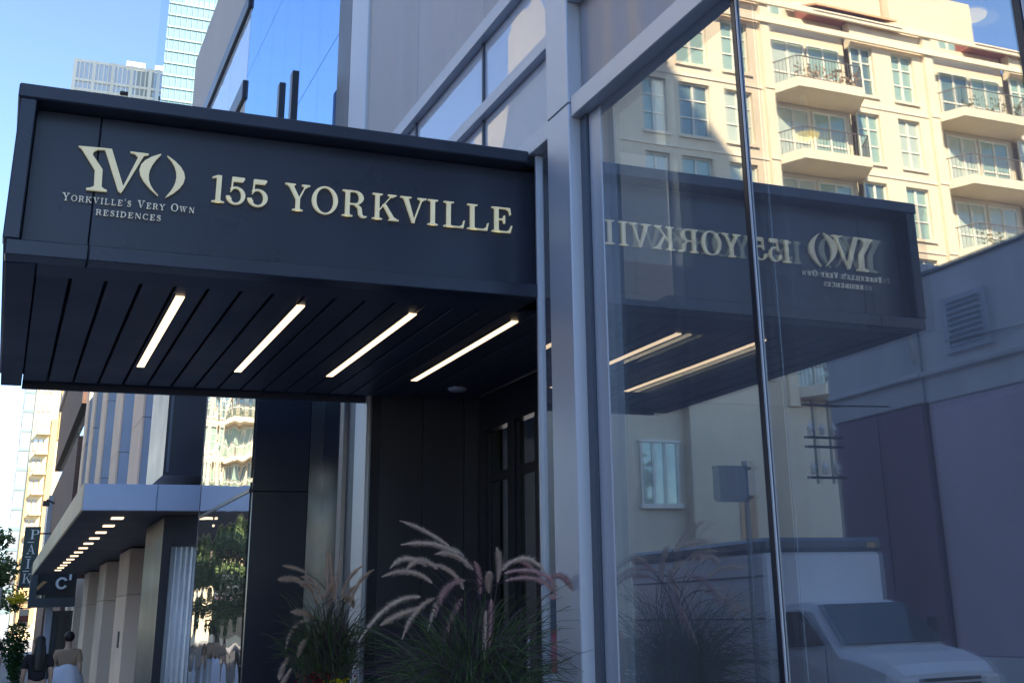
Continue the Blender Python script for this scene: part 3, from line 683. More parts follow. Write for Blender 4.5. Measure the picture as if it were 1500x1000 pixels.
box('balcony_recess', M['void'], wt, 18.7, 21.3, 399.8, 400.1, 164.2, 165.4)
box('shaft', M['tower'], wt, 4.2, 33.5, 401, 426, 0, 150)
box('plant_room', M['tower'], wt, 20, 26, 404, 414, 178.5, 182, c=.1)
tt = thing('teal_tower', 'pale teal glass high-rise rising behind the grey stone cladding', 'tower', (30, 330, 0))
box('glass_wall', M['teal'], tt, 26.2, 62, 330.1, 360, 0, 215)
box('side_wall', M['tealside'], tt, 26.0, 26.19, 330.1, 360, 0, 215)
for k in range(20):
    z = 120 + k * 3.75
    if z > 200: break
    box('floor_slab', M['tealline'], tt, 26.1, 62, 329.75, 330.08, z, z + .55)
for k in range(24): 
    x = 26.6 + k * 1.5
    box('glass_fin', M['tealline'], tt, x, x + .12, 329.9, 330.09, 118, 215)
for z in (187.2, 153.6 + 15):
    for k in range(9): box('blue_window', M['tealside'], tt, 30 + k * 1.4, 31.1 + k * 1.4, 329.93, 330.09, z, z + 2.2)

# ------------------------------------------------------------------ across the street (seen mirrored in the big panes)
GL = ['farglass', 'farglass', 'farglass_b', 'farglass_c']
def apartment(root, Y, xr, pattern, tops, winh, zlow, zroof, depth, rows_skip=(), rail=True):
    """facade facing -Y; pattern: list of (kind, width) going -X from xr"""
    wall = MB(); x = xr
    for kind, w in pattern:
        a, b = x - w, x
        if kind in ('w', 'g'):
            zt = zroof
            for ztop in tops:
                wall.box(a, b, Y, Y + .5, ztop, zt); zt = ztop - winh
                fr = MB(); z0, z1 = ztop - winh, ztop; yw = Y + .22
                for q in (a, b - .07, (a + b) / 2 - .05): fr.box(q, q + (.07 if q != (a + b) / 2 - .05 else .1), yw - .06, yw, z0, z1)
                for j in range(4):
                    zz = z0 + (z1 - z0 - .06) * (0, .36, .70, 1)[j]
                    fr.box(a + .075, (a + b) / 2 - .055, yw - .05, yw - .002, zz, zz + .06); fr.box((a + b) / 2 + .055, b - .075, yw - .05, yw - .002, zz, zz + .06)
                f_ = obj('window', fr, M['whiteframe'], root)
                box('pane', M[random.choice(GL)], f_, a, b, yw + .002, yw + .03, z0, z1)
                s_ = MB().box(a - .08, b + .08, Y - .1, Y - .005, z0 - .14, z0 - .01)
                obj('sill', s_, M['creamtrim'], f_)
            wall.box(a, b, Y, Y + .5, zlow, zt)
        elif kind == 'b':
            wall.box(a, b, Y + .6, Y + 1.5, zlow, zroof)
            for ztop in tops:
                zf = ztop - winh - .35
                n = len(root.children)
                for q in (a + .35, a + 2.3):
                    fr = MB(); yw = Y + .56
                    for u in (q, q + .85, q + 1.7): fr.box(u, u + .09, yw - .05, yw, zf + .02, ztop - .1)
                    for zz in (zf + .02, zf + 1.0, ztop - .2): fr.box(q + .09, q + .85, yw - .05, yw, zz, zz + .08); fr.box(q + .94, q + 1.7, yw - .05, yw, zz, zz + .08)
                    f_ = obj('balcony_door', fr, M['whiteframe'], root)
                    box('pane', M[random.choice(GL)], f_, q + .02, q + 1.77, yw + .003, yw + .03, zf + .02, ztop - .1)
                sl = MB(); pts = [(a, Y + .58), (b, Y + .58), (b, Y - .1), (b - .55, Y - 1.25), (a + .55, Y - 1.25), (a, Y - .1)]
                sl.prism(pts, lambda u, v, t: (u, v, zf - .42 + t), .42)
                bc = obj('balcony', sl, M['creamtrim'], root)
                rl = MB(); path = [(b - .06, Y - .08), (b - .6, Y - 1.18), (a + .6, Y - 1.18), (a + .06, Y - .08)]
                for (p0, p1) in zip(path[:-1], path[1:]):
                    L_ = math.dist(p0, p1); k = max(2, int(L_ / .16))
                    for i in range(k + 1):
                        px = p0[0] + (p1[0] - p0[0]) * i / k; py = p0[1] + (p1[1] - p0[1]) * i / k
                        rl.box(px - .010, px + .010, py - .010, py + .010, zf, zf + 1.0)
                    rl.tube([(p0[0], p0[1], zf + 1.02), (p1[0], p1[1], zf + 1.02)], .03, 5)
                obj('railing', rl, M['railing'], bc)
                if random.random() < .85:
                    pt = MB()
                    for i in range(random.choice((90, 150, 210))):
                        c = Vector((random.uniform(a + .7, b - .7), Y - random.uniform(.75, 1.1), zf + random.uniform(.05, .8)))
                        u = Vector((random.uniform(-1, 1), random.uniform(-1, 1), random.uniform(-1, 1))).normalized() * .085; v = u.orthogonal().normalized() * .06
                        pt.add([c - u, c + v, c + u, c - v], [(0, 1, 2, 3)])
                    obj('balcony_plants', pt, M[random.choice(('balconyleaf', 'balconyleaf', 'tanleaf'))], bc, kind='stuff')
        elif kind == 'q':
            wall.box(a, b, Y - .22, Y + .5, zlow, zroof)
        else: wall.box(a, b, Y, Y + .5, zlow, zroof)
        x = a
    cn = MB(); x = xr
    for kind, w in pattern:
        if kind != 'b':
            e = .22 if kind == 'q' else 0
            for ztop in tops[:-1]: cn.box(x - w, x, Y - e - .05, Y - e - .002, ztop - winh - .62, ztop - winh - .50)
        x -= w
    obj('string_course', cn, M['creamtrim'], root)
    wall.box(x, xr, Y + 1.51, Y + depth, 0, zroof - .2)
    obj('wall', wall, M['cream'], root)
    cn = MB()
    for z in (zroof, tops[0] + .35 if False else zroof - .9): cn.box(x - .3, xr + .3, Y - .35, Y - .225, z - .15, z + .12)
    obj('cornice', cn, M['creamtrim'], root)
    return x
apt = thing('apartment_building', 'cream apartment block with balconies facing the sun across the street', 'building', (-24, 40, 0))
tops = [25.55, 22.3, 19.02, 15.75, 12.5]
pat = [('s', 1.15), ('w', 1.1), ('s', .55), ('w', 1.45), ('s', .75), ('w', 1.38), ('s', .55), ('q', .45), ('b', 4.55), ('w', 1.15), ('s', 1.05), ('w', 1.28), ('s', .55), ('q', .5), ('b', 5.0), ('w', 1.2), ('s', 1.0), ('w', 1.3), ('q', 1.0)]
xe = apartment(apt, 40, -14.5, pat, tops, 2.38, 9.0, 26.7, 16)
pod = MB(); pod.box(xe, -16.95, 40.0, 41.5, 0, 8.99); pod.box(-16.94, -14.5, 40.5, 41.5, 0, 8.99); obj('podium_wall', pod, M['cream'], apt)
fr = MB()
for u in (-16.62, -16.1, -15.62, -15.14): fr.box(u, u + .09, 40.40, 40.46, 5.3, 7.5)
fr.box(-16.7, -14.98, 40.3, 40.47, 5.12, 5.29); fr.box(-16.7, -14.98, 40.38, 40.47, 7.51, 7.62)
f_ = obj('window', fr, M['whiteframe'], apt); box('pane', M['farglass'], f_, -16.6, -15.06, 40.462, 40.49, 5.3, 7.5)
box('podium_door', M['ochre'], apt, -19.6, -18.9, 39.93, 39.99, 4.0, 5.6)
ph = MB(); ph.box(-22.5, -30.5, 42.5, 54, 26.5, 31.0); ph.box(-30.6, -35.9, 42.0, 54, 26.5, 30.4); ph.box(-15.5, -22.4, 41.2, 54, 26.5, 30.2); obj('penthouse_wall', ph, M['cream'], apt)
for x0, y, z in ((-21.5, 41.2, 27.3), (-19.3, 41.2, 27.3), (-17.1, 41.2, 27.3), (-24.5, 42.5, 27.4), (-26.5, 42.5, 27.4), (-30.3, 42.5, 26.9), (-32.9, 42, 27), (-34.7, 42, 27)):
    fr = MB()
    for u in (0, .6, 1.2): fr.box(x0 + u, x0 + u + .1, y - .06, y - .004, z, z + 1.3)
    fr.box(x0 + .1, x0 + .6, y - .05, y - .005, z + 1.2, z + 1.3); fr.box(x0 + .7, x0 + 1.2, y - .05, y - .005, z + 1.2, z + 1.3)
    f_ = obj('window', fr, M['whiteframe'], apt); box('pane', M['farglass'], f_, x0 + .05, x0 + 1.25, y - .003, y + .01, z, z + 1.2)
for a, b in ((-29.2, -24.2), (-38, -33.6)):
    rf = MB(); rf.prism([(39.6, 26.71), (40.9, 27.55), (41.0, 27.55), (41.0, 26.71)], lambda u, v, t: (a + t, u, v), b - a); obj('roof_slope', rf, M['redroof'], apt)
aw = MB(); aw.prism([(40.0, 27.35), (42.4, 28.3), (42.4, 28.2), (40.0, 27.25)], lambda u, v, t: (-29.3 + t, u, v), 4.6); obj('awning', aw, M['ochre'], apt)

shr = thing('added_dark_row', 'added low dark row hiding the bright mirrored foot of the distant cream tower', 'shops', (-12, 88, 0))  # added row, darkens the sunlit tower foot in the mirror strip
for i in range(4):
    x0 = -8.6 - 3.2 * i
    w_ = box('shopfront', M['shopfront'], shr, x0 - 3.15, x0, 88, 94, 0, 4.6 + .5 * (i % 2), c=.03)  # block of the added dark row
    box('added_row_window', M['carglass'], w_, x0 - 2.9, x0 - .25, 87.95, 87.99, .6, 2.9)
    box('awning', M['leaf2'] if i % 2 else M['plum'], w_, x0 - 3.0, x0 - .1, 87.2, 87.94, 3.0, 3.25)
ap2 = thing('far_apartment_tower', 'distant cream balcony tower mirrored in the narrow glass strip', 'building', (-16, 115, 0))
pat2 = [('s', .6), ('w', 1.4), ('s', .7), ('b', 4.4), ('s', .5), ('w', 1.4), ('s', .7), ('w', 1.4), ('s', .6), ('b', 4.4), ('s', .6)]
apartment(ap2, 115, -9.6, pat2, [34.5 - 3.2 * k for k in range(8)], 2.3, 0, 36, 14)

low = thing('low_grey_building', 'low grey stucco building with louvred vent across the street', 'building', (-13, 15, 0))
box('wall', M['stucco'], low, -26, -12, -14, 20.9, 5.72, 8.5, c=.02)
box('lower_wall', M['plumgrey'], low, -26, -12.02, -14, 20.85, -.12, 5.7)
box('ledge', M['stucco'], low, -12.0, -11.9, -14, 20.9, 6.28, 6.40, c=.02)
box('coping', M['steeld'], low, -26.1, -11.94, -14.05, 20.96, 8.5, 8.6, c=.02)
lv = MB(); lv.box(-12, -11.93, 18.65, 18.80, 6.62, 7.82); lv.box(-12, -11.93, 19.85, 20.0, 6.62, 7.82); lv.box(-12, -11.93, 18.8, 19.85, 7.7, 7.82); lv.box(-12, -11.93, 18.8, 19.85, 6.62, 6.72)
v_ = obj('louvre_vent', lv, M['zinc'], low)
for k in range(8):
    sl = MB(); z = 6.74 + k * .12
    sl.prism([(-11.99, z + .08), (-11.94, z), (-11.93, z + .015), (-11.98, z + .095)], lambda u, v, t: (u, 18.805 + t, v), 1.04); obj('slat', sl, M['zinc'], v_)
for k in range(11):
    y0 = -13.9 + k * 3.16
    box('wall_panel', M['plumgrey'], low, -12.02, -11.985, y0 + .02, y0 + 3.13, .6, 5.55, c=.01)
box('plinth', M['stucco'], low, -12.02, -11.95, -13.95, 20.8, -.1, .58, c=.01)
cbl = MB().tube([(-11.93, 20.0, 6.9), (-11.93, 17.0, 6.75), (-11.93, 13.6, 6.95), (-11.93, 10, 6.8)], .012, 5); obj('cable', cbl, M['iron'], low)
for y, z in ((16.4, 8.0), (12.6, 8.0)):
    vb_ = box('wall_vent', M['zinc'], low, -12.0, -11.96, y, y + .35, z - .2, z + .12, c=.01)
gp = MB().tube([(-11.9, 20.8, 8.5), (-11.75, 20.95, 8.55), (-11.75, 21.0, 8.35), (-11.85, 20.98, 6.6)], .05, 8); obj('downpipe', gp, M['lens'], low, True)
plm = thing('plum_building', 'small dark plum building beside the low grey stucco building', 'building', (-14, 23, 0))
box('wall', M['plum'], plm, -24, -12.05, 21.0, 24.4, -.12, 5.75)
box('parapet', M['stucco'], plm, -24, -12.0, 20.98, 24.45, 5.76, 8.95, c=.02)
box('ledge', M['stucco'], plm, -11.99, -11.9, 20.98, 24.45, 6.30, 6.40, c=.02)
box('wall_panel', M['plum'], plm, -12.04, -11.98, 21.05, 22.6, .1, 5.7)
box('wall_panel', M['plum'], plm, -12.04, -11.98, 22.65, 24.35, .1, 5.7)
ir = thing('insulator_rack', 'dark iron rack of bars and insulators on wall arms from the plum building', 'utility rack', (-10, 22, 4))
rb = MB()
for x in (-9.75, -10.15): rb.tube([(x, 22, 4.1), (x, 22, 5.9)], .03, 6)
obj('upright', rb, M['iron'], ir)
for z in (4.2, 4.85, 5.05, 5.75): box('crossbar', M['iron'], ir, -10.45, -9.5, 21.97, 22.03, z, z + .05)
for x in (-9.65, -9.95, -10.25):
    for z in (4.28, 5.12): obj('insulator', MB().lathe([(.01, z), (.07, z + .03), (.04, z + .1), (.08, z + .14), (.04, z + .22), (.01, z + .3)], x, 22, 10), M['lens'], ir, True)
obj('wall_arm', MB().tube([(-10.4, 22, 5.78), (-12.0, 22.2, 5.86)], .018, 6), M['iron'], ir)

# sign post
sp = thing('sign_post', 'small square parking sign seen from behind on a grey kerb post', 'sign', (-1.65, 12, 0))
obj('post', MB().tube([(-1.66, 12.05, 0), (-1.66, 12.05, 3.25)], .035, 10), M['signback'], sp, True)
rc = []
for cx, cz, a0 in ((-1.26, 3.14, 0), (-1.58, 3.14, 90), (-1.58, 2.84, 180), (-1.26, 2.84, 270)):
    for i in range(5):
        t = math.radians(a0 + i * 22.5); rc.append((cx + .05 * math.cos(t), cz + .05 * math.sin(t)))
obj('sign_plate', MB().prism(rc, lambda u, v, t: (u, 12 + t, v), .006), M['signback'], sp)
for z in (2.83, 3.15): box('bracket', M['iron'], sp, -1.72, -1.22, 12.007, 12.03, z, z + .03)

# ------------------------------------------------------------------ vehicles
def wheel(parent, x, y, z, r, w, side):
    prof = [(r * .62, -w / 2), (r * .93, -w / 2), (r, -w / 3), (r, w / 3), (r * .93, w / 2), (r * .62, w / 2)]
    n = 24; mb = MB()
    mb.add([(x + t, y + q * math.cos(2 * math.pi * j / n), z + q * math.sin(2 * math.pi * j / n)) for q, t in prof for j in range(n)],
           [(i * n + j, i * n + (j + 1) % n, ((i + 1) % len(prof)) * n + (j + 1) % n, ((i + 1) % len(prof)) * n + j) for i in range(len(prof)) for j in range(n)])
    wh = obj('wheel', mb, M['tyre'], parent, True)
    rm = MB(); rm.add([(x + side * w * .25, y, z)] + [(x + side * w * .35, y + r * .62 * math.cos(2 * math.pi * j / n), z + r * .62 * math.sin(2 * math.pi * j / n)) for j in range(n)], [(0, 1 + j, 1 + (j + 1) % n) for j in range(n)])
    rm.tube([(x - w * .2, y, z), (x + side * w * .42, y, z)], r * .16, 10)
    obj('rim', rm, M['rim'], wh)
def loft(stations):
    """stations: (y, [(x, z) ring]) all rings the same length"""
    n = len(stations[0][1]); mb = MB()
    mb.add([(x, y, z) for y, rg in stations for x, z in rg], [(i * n + j, i * n + (j + 1) % n, (i + 1) * n + (j + 1) % n, (i + 1) * n + j) for i in range(len(stations) - 1) for j in range(n)] + [tuple(range(n - 1, -1, -1)), tuple(range((len(stations) - 1) * n, len(stations) * n))])
    return mb
def rrect(hw, z0, z1, top=None, r=.1):
    top = hw if top is None else top
    return [(-hw, z0 + r), (-hw + r, z0), (hw - r, z0), (hw, z0 + r), (hw, (z0 + z1) / 2), (top, z1 - r), (top - r, z1), (0, z1 + .015), (-top + r, z1), (-top, z1 - r), (-hw, (z0 + z1) / 2)]
tr = thing('box_truck', 'white box truck with dark windscreen mirrored low in the big pane', 'truck', (0, 0, 0))
box('cargo_box', M['white'], tr, -1.08, 1.08, .03, 4.4, .70, 2.55, c=.05)
box('cargo_roof_band', M['signback'], tr, -1.09, 1.09, .0, 4.43, 2.56, 2.76, c=.05)
box('chassis', M['iron'], tr, -.8, .8, -1.9, 4.3, .36, .68)
cab = loft([(.0, rrect(.98, .40, 1.80, .86)), (-.45, rrect(.99, .40, 1.83, .84)), (-.72, rrect(.99, .38, 1.78, .80)), (-1.12, rrect(.99, .36, 1.46, .88)), (-1.46, rrect(.99, .36, 1.20, .95)), (-1.9, rrect(.98, .36, 1.14, .93)), (-2.36, rrect(.95, .38, 1.02, .88)), (-2.52, rrect(.90, .42, .90, .82))])
obj('cab', cab, M['white'], tr)
ws = MB().add([(-.74, -.76, 1.76), (.74, -.76, 1.76), (.88, -1.44, 1.235), (-.88, -1.44, 1.235)], [(0, 1, 2, 3)]); ws.add([(-.74, -.76, 1.77), (.74, -.76, 1.77), (.88, -1.45, 1.245), (-.88, -1.45, 1.245)], [(0, 3, 2, 1)])
for i in range(4): ws.f.append((i, (i + 1) % 4, 4 + (i + 1) % 4, 4 + i))
for v_i in range(8):
    x, y, z = ws.v[v_i]; ws.v[v_i] = (x, y - .015, z + .025)
obj('windscreen', ws, M['carglass'], tr)
for s_ in (-1, 1):
    sw_ = MB().prism([(-.12, 1.70), (-.62, 1.70), (-1.22, 1.26), (-.12, 1.22)], lambda u, v, t: (s_ * (.93 + (1.72 - v) * .12 + .012 - .02 * t), u, v), 1)
    obj('side_window', sw_, M['carglass'], tr)
    box('mirror', M['iron'], tr, s_ * 1.05, s_ * 1.22, -.98, -.9, 1.25, 1.58, c=.02)
    box('headlight', M['lens'], tr, s_ * .55, s_ * .84, -2.56, -2.40, .70, .86, c=.03)
    for yy in (-1.75, 3.2): wheel(tr, s_ * .86, yy, .36, .36, .24, s_)
for s_ in (-1, 1):
    sm_ = MB()
    for y in (-.06, -1.22): sm_.box(s_ * .985, s_ * .997, y - .008, y + .008, .5, 1.22)
    sm_.box(s_ * .985, s_ * .997, -1.21, -.07, .495, .51); obj('door_seam', sm_, M['iron'], tr)
    box('door_handle', M['iron'], tr, s_ * .99, s_ * 1.02, -.32, -.16, 1.10, 1.14, c=.005)
    box('marker_lamp', M['ochre'], tr, s_ * .95, s_ * .80, -.02, .025, 2.60, 2.68, c=.01)
    wp = MB().tube([(s_ * .12, -1.44, 1.27), (s_ * .55, -1.16, 1.47)], .012, 5); obj('wiper', wp, M['iron'], tr)
    for z in (1.0, 1.6, 2.2): box('box_rail', M['signback'], tr, s_ * 1.08, s_ * 1.09, .08, 4.35, z, z + .03)
gr = MB()
for k in range(4): gr.box(-.5, .5, -2.555, -2.50, .60 + .07 * k, .64 + .07 * k)
obj('grille', gr, M['iron'], tr)
box('bumper', M['signback'], tr, -.95, .95, -2.66, -2.5, .36, .56, c=.04)
tr.location = (-5.47, 16, -.12)
rv = thing('red_van', 'red delivery van parked along the kerb past the box truck', 'van', (0, 0, 0))
vb = loft([(4.3, rrect(.92, .36, 1.95, .84)), (4.0, rrect(.95, .34, 2.05, .86)), (.3, rrect(.95, .34, 2.08, .86)), (-.2, rrect(.95, .34, 2.0, .84)), (-.85, rrect(.95, .34, 1.42, .9)), (-1.2, rrect(.93, .36, 1.22, .88)), (-1.55, rrect(.86, .4, 1.0, .8))])
obj('body', vb, M['red'], rv)
w2 = MB().prism([(-.74, -.29), (.74, -.29), (.80, -.80), (-.80, -.80)], lambda u, v, t: (u, v - .03 * t, 1.95 + (v + .29) * .9 + .03 * t + .02), 1); obj('windscreen', w2, M['carglass'], rv)
for s_ in (-1, 1):
    box('headlight', M['lens'], rv, s_ * .5, s_ * .8, -1.58, -1.45, .72, .88, c=.03)
    box('side_window', M['carglass'], rv, s_ * .90, s_ * .955, -.1, .9, 1.35, 1.8)
    for yy in (-.85, 3.3): wheel(rv, s_ * .82, yy, .34, .34, .22, s_)
box('bumper', M['iron'], rv, -.9, .9, -1.66, -1.5, .36, .55, c=.04)
rv.location = (-2.95, 20.5, -.12)

# ------------------------------------------------------------------ pendant lamps inside the room behind the big pane
for i, (x, y, z, lb) in enumerate(((4.6, 6.25, 4.66, 'yellow lit pendant lamp low between the mirrored balconies'), (4.6, 4.62, 4.78, 'yellow lit pendant lamp near the top right of the pane'))):
    
    t = thing('pendant_lamp', lb, 'lamp', (x, y, z), 'pendant lamps in the room')
    obj('disc', MB().lathe([(.001, z), (.085, z), (.09, z + .012), (.001, z + .014)], x, y, 20), M['pendant'], t, True)
    obj('shade', MB().lathe([(.095, z + .02), (.07, z + .12), (.035, z + .22), (.02, z + .30)], x, y, 20), M['pendantshade'], t, True)
# ------------------------------------------------------------------ planters with fountain grass
def bez3(a, b, c, n):
    a, b, c = Vector(a), Vector(b), Vector(c); return [(a * (1 - t) ** 2 + b * 2 * t * (1 - t) + c * t * t) for t in [i / (n - 1) for i in range(n)]]
def plume_mb(path, R, nb, rng):
    mb = MB(); k = len(path)
    def prof(t): return R * (.35 + .65 * math.sin(math.pi * min(1, .12 + t * .80)) ** .8) * (1 if t < .75 else 1 - (t - .75) * 2.6)
    mb.tube(path, [max(.0012, prof(i / (k - 1)) * .30) for i in range(k)], 5)
    for i in range(nb):
        t = rng.random(); f = t * (k - 1); j = min(int(f), k - 2); p = path[j].lerp(path[j + 1], f - j); tg = (path[j + 1] - path[j]).normalized()
        r = Vector((rng.uniform(-1, 1), rng.uniform(-1, 1), rng.uniform(-1, 1))); r = (r - tg * r.dot(tg)).normalized()
        d = (r + tg * rng.uniform(.5, 1.2)).normalized(); L_ = prof(t) * rng.uniform(.9, 1.7); s = tg.cross(r) * .0019
        mb.add([p - s, p + s, p + d * L_], [(0, 1, 2)])
    return mb
def ribbon(mb, path, w):
    k = len(path); n0 = len(mb.v)
    for i, p in enumerate(path):
        t = (path[min(i + 1, k - 1)] - path[max(i - 1, 0)]); s = t.cross(Vector((.3, 1, .2))).normalized() * w * (1 - i / k) ** .6
        mb.v += [tuple(p - s), tuple(p + s)]
    mb.f += [(n0 + 2 * i, n0 + 2 * i + 1, n0 + 2 * i + 3, n0 + 2 * i + 2) for i in range(k - 1)]
def planter(label, cx, cy, ztop, plumes, seed, R, nblade, hmax, spread, pinks):
    rng = random.Random(seed)
    t = thing('grass_planter', label, 'planter', (cx, cy, 0), 'black planters beside the doorway')
    pot = MB(); w0, w1 = .26, .33
    ringv = lambda h, z: [(cx - h, cy - h, z), (cx + h, cy - h, z), (cx + h, cy + h, z), (cx - h, cy + h, z)]
    vs = ringv(w0, 0) + ringv(w1, ztop) + ringv(w1 - .03, ztop) + ringv(w1 - .04, ztop - .08)
    fs = [(3, 2, 1, 0)] + [(4 * r + i, 4 * r + (i + 1) % 4, 4 * r + 4 + (i + 1) % 4, 4 * r + 4 + i) for r in range(3) for i in range(4)] + [(12, 13, 14, 15)]
    obj('pot', pot.add(vs, fs), M['pot'], t)
    sl = MB(); sl.box(cx - w1 + .045, cx + w1 - .045, cy - w1 + .045, cy + w1 - .045, ztop - .075, ztop - .05); obj('soil', sl, M['soil'], t)
    for mt, nb, nm in ((M['blade'], nblade, 'blades'), (M['purpleblade'], nblade // 2, 'purple_blades')):
        mb = MB()
        for i in range(nb):
            a = rng.uniform(0, 2 * math.pi); b0 = Vector((cx + rng.gauss(0, .07), cy + rng.gauss(0, .07), ztop - .06))
            L_ = rng.uniform(.45, 1) * hmax; out = rng.uniform(.15, 1) * spread
            mid = b0 + Vector((math.cos(a) * out * .35, math.sin(a) * out * .35, L_ * .85)); tip = b0 + Vector((math.cos(a) * out, math.sin(a) * out, L_ * rng.uniform(.35, 1.0)))
            ribbon(mb, bez3(b0, mid, tip, 9), rng.uniform(.0022, .0046))
        obj(nm, mb, mt, t, kind='stuff')
    st = MB(); plumes = list(plumes)
    for i in range(5):      # a few more, jittered from the first ones
        q = plumes[rng.randrange(len(plumes))]; jx, jz = rng.uniform(-.10, .10), rng.uniform(-.10, .06)
        plumes.append([(u + jx, w + jz) for u, w in q])
    for i, (a, b, c) in enumerate(plumes):
        dy = rng.uniform(-.22, .22)
        A, B, C_ = Vector((a[0], cy + dy * .7, a[1])), Vector((b[0], cy + dy, b[1])), Vector((c[0], cy + dy * 1.3, c[1]))
        path = bez3(A, B, C_, 14); tg = (path[1] - path[0]).normalized()
        b0 = Vector((cx + rng.gauss(0, .05), cy + rng.gauss(0, .05), ztop - .05))
        d = (A - b0).length
        sp_ = bez3(b0, A - tg * d * .45, A, 10); st.tube(sp_, .0026, 4)
        obj('plume', plume_mb(path, R * rng.uniform(.8, 1.2), 900, rng), M['plumepink'] if i in pinks else M['plume'], t)
    obj('stems', st, M['purpleblade'], t, kind='stuff')
    for nm, mt, n, dx in (('burgundy_flowers', M['redflower'], 160, -.12), ('yellow_flowers', M['yellowleaf'], 140, .06)):
        fl = MB()
        for i in range(n):
            c = Vector((cx + dx + rng.gauss(0, .08), cy - .16 + rng.gauss(0, .07), ztop + rng.uniform(-.03, .16 if dx < 0 else .10)))
            u = Vector((rng.uniform(-1, 1), rng.uniform(-1, 1), rng.uniform(-1, 1))).normalized() * .016; v = u.orthogonal().normalized() * .013
            fl.add([c - u, c + v, c + u, c - v], [(0, 1, 2, 3)])
        obj(nm, fl, mt, t, kind='stuff')
    return t
PR = [[(2.242, 2.054), (2.118, 2.151), (1.987, 2.197)], [(2.282, 2.015), (2.157, 2.094), (1.982, 2.066)], [(2.321, 1.922), (2.211, 2.033), (2.089, 2.002)], [(2.151, 1.931), (2.051, 2.024), (1.984, 1.93)], [(2.11, 1.859), (1.988, 1.961), (1.833, 1.895)], [(2.321, 1.824), (2.282, 1.944), (2.15, 1.966)], [(2.274, 1.867), (2.151, 1.876), (2.097, 1.691)], [(2.084, 1.791), (1.916, 1.811), (1.777, 1.574)], [(2.111, 1.78), (1.992, 1.748), (1.929, 1.586)], [(2.282, 1.859), (2.205, 1.826), (2.169, 1.611)], [(2.314, 1.778), (2.275, 1.71), (2.238, 1.558)], [(2.407, 1.766), (2.384, 1.662), (2.36, 1.526)], [(2.458, 1.856), (2.467, 1.963), (2.431, 2.031)], [(2.482, 1.906), (2.612, 2.041), (2.741, 1.873)], [(2.74, 1.858), (2.82, 1.925), (2.86, 1.80)], [(2.415, 1.801), (2.399, 1.864), (2.403, 1.907)], [(2.51, 1.862), (2.713, 1.913), (2.8, 1.778)], [(2.352, 1.936), (2.313, 2.043), (2.258, 2.043)], [(2.048, 1.733), (1.937, 1.716), (1.836, 1.655)]]
PL = [[(2.382, 2.06), (2.292, 2.11), (2.191, 2.123)], [(2.31, 2.001), (2.234, 2.02), (2.123, 2.008)], [(2.509, 1.793), (2.448, 1.999), (2.31, 2.001)], [(2.403, 1.891), (2.361, 1.976), (2.28, 1.966)], [(2.524, 1.876), (2.506, 2.119), (2.498, 2.242)], [(2.57, 1.827), (2.59, 1.96), (2.583, 2.179)], [(2.638, 1.874), (2.639, 2.019), (2.621, 2.13)], [(2.705, 1.8), (2.73, 1.993), (2.86, 2.065)], [(2.704, 1.824), (2.758, 1.944), (2.816, 1.931)], [(2.438, 1.687), (2.36, 1.761), (2.23, 1.753)], [(2.426, 1.688), (2.277, 1.681), (2.257, 1.471)], [(2.37, 1.548), (2.311, 1.504), (2.279, 1.412)], [(2.308, 1.318), (2.264, 1.228), (2.233, 1.138)], [(2.279, 1.412), (2.235, 1.321), (2.228, 1.23)], [(2.723, 1.836), (2.8, 1.846), (2.829, 1.772)], [(2.506, 1.853), (2.542, 1.9), (2.582, 1.996)]]
planter('black planter of pink fountain grass in front of the doorway column', 2.33, 6.55, 1.13, PR, 3, .024, 760, .80, .60, {10, 11, 13, 14, 16, 6, 20, 22})
planter('black planter of fountain grass by the grey metal strips past the doorway', 2.52, 10.6, 1.13, [[(x - .04, z) for x, z in q] for q in PL], 5, .029, 640, .88, .48, set())

# ------------------------------------------------------------------ trees and plants on the left
def leaf_cloud(mb, rng, n, centre, rad, size, flat=1.):
    for i in range(n):
        d = Vector((rng.gauss(0, 1), rng.gauss(0, 1), rng.gauss(0, 1))).normalized() * (rng.random() ** .45)
        c = Vector(centre) + Vector((d.x * rad[0], d.y * rad[1], d.z * rad[2]))
        u = Vector((rng.uniform(-1, 1), rng.uniform(-1, 1), rng.uniform(-.7, .7))).normalized() * size * rng.uniform(.6, 1.3); v = u.orthogonal().normalized() * size * .45
        mb.add([c - u, c + v, c + u, c - v], [(0, 1, 2, 3)])
def tree(label, x, y, h, cr, seed, n, group='street trees along the kerb', leaf=.085):
    rng = random.Random(seed); t = thing('street_tree', label, 'tree', (x, y, 0), group)
    tk = MB(); pts = [Vector((x, y, -.1))]
    for i in range(1, 7): pts.append(Vector((x + rng.gauss(0, .05) * i, y + rng.gauss(0, .05) * i, h * .85 * i / 6)))
    tk.tube(pts, [.14 * (1 - i / 7.5) for i in range(7)], 9); ends = []
    for i in range(13):
        b = pts[2 + i % 4].lerp(pts[3 + i % 4], rng.random()); a = rng.uniform(0, 6.28); L_ = cr * rng.uniform(.6, 1.05)
        e = b + Vector((math.cos(a) * L_, math.sin(a) * L_, rng.uniform(.1, .55) * L_)); m = b.lerp(e, .5) + Vector((0, 0, .12 * L_))
        tk.tube(bez3(b, m, e, 6), [.05 * (1 - .14 * j) for j in range(6)], 6); ends.append(e); ends.append(m)
    obj('trunk', tk, M['bark'], t, True)
    cm = MB()
    for e in ends + [pts[-1], pts[-1] + Vector((0, 0, .4))]:
        k = rng.uniform(.35, .75) * cr * .55
        leaf_cloud(cm, rng, n // 28, e, (k, k, k * .7), leaf)
    obj('crown', cm, M['leaf'], t)
    return t
tree('leafy street tree with loose crown at the left edge, nearest of the kerb trees', -1.4, 38, 4.7, 1.6, 11, 8500)
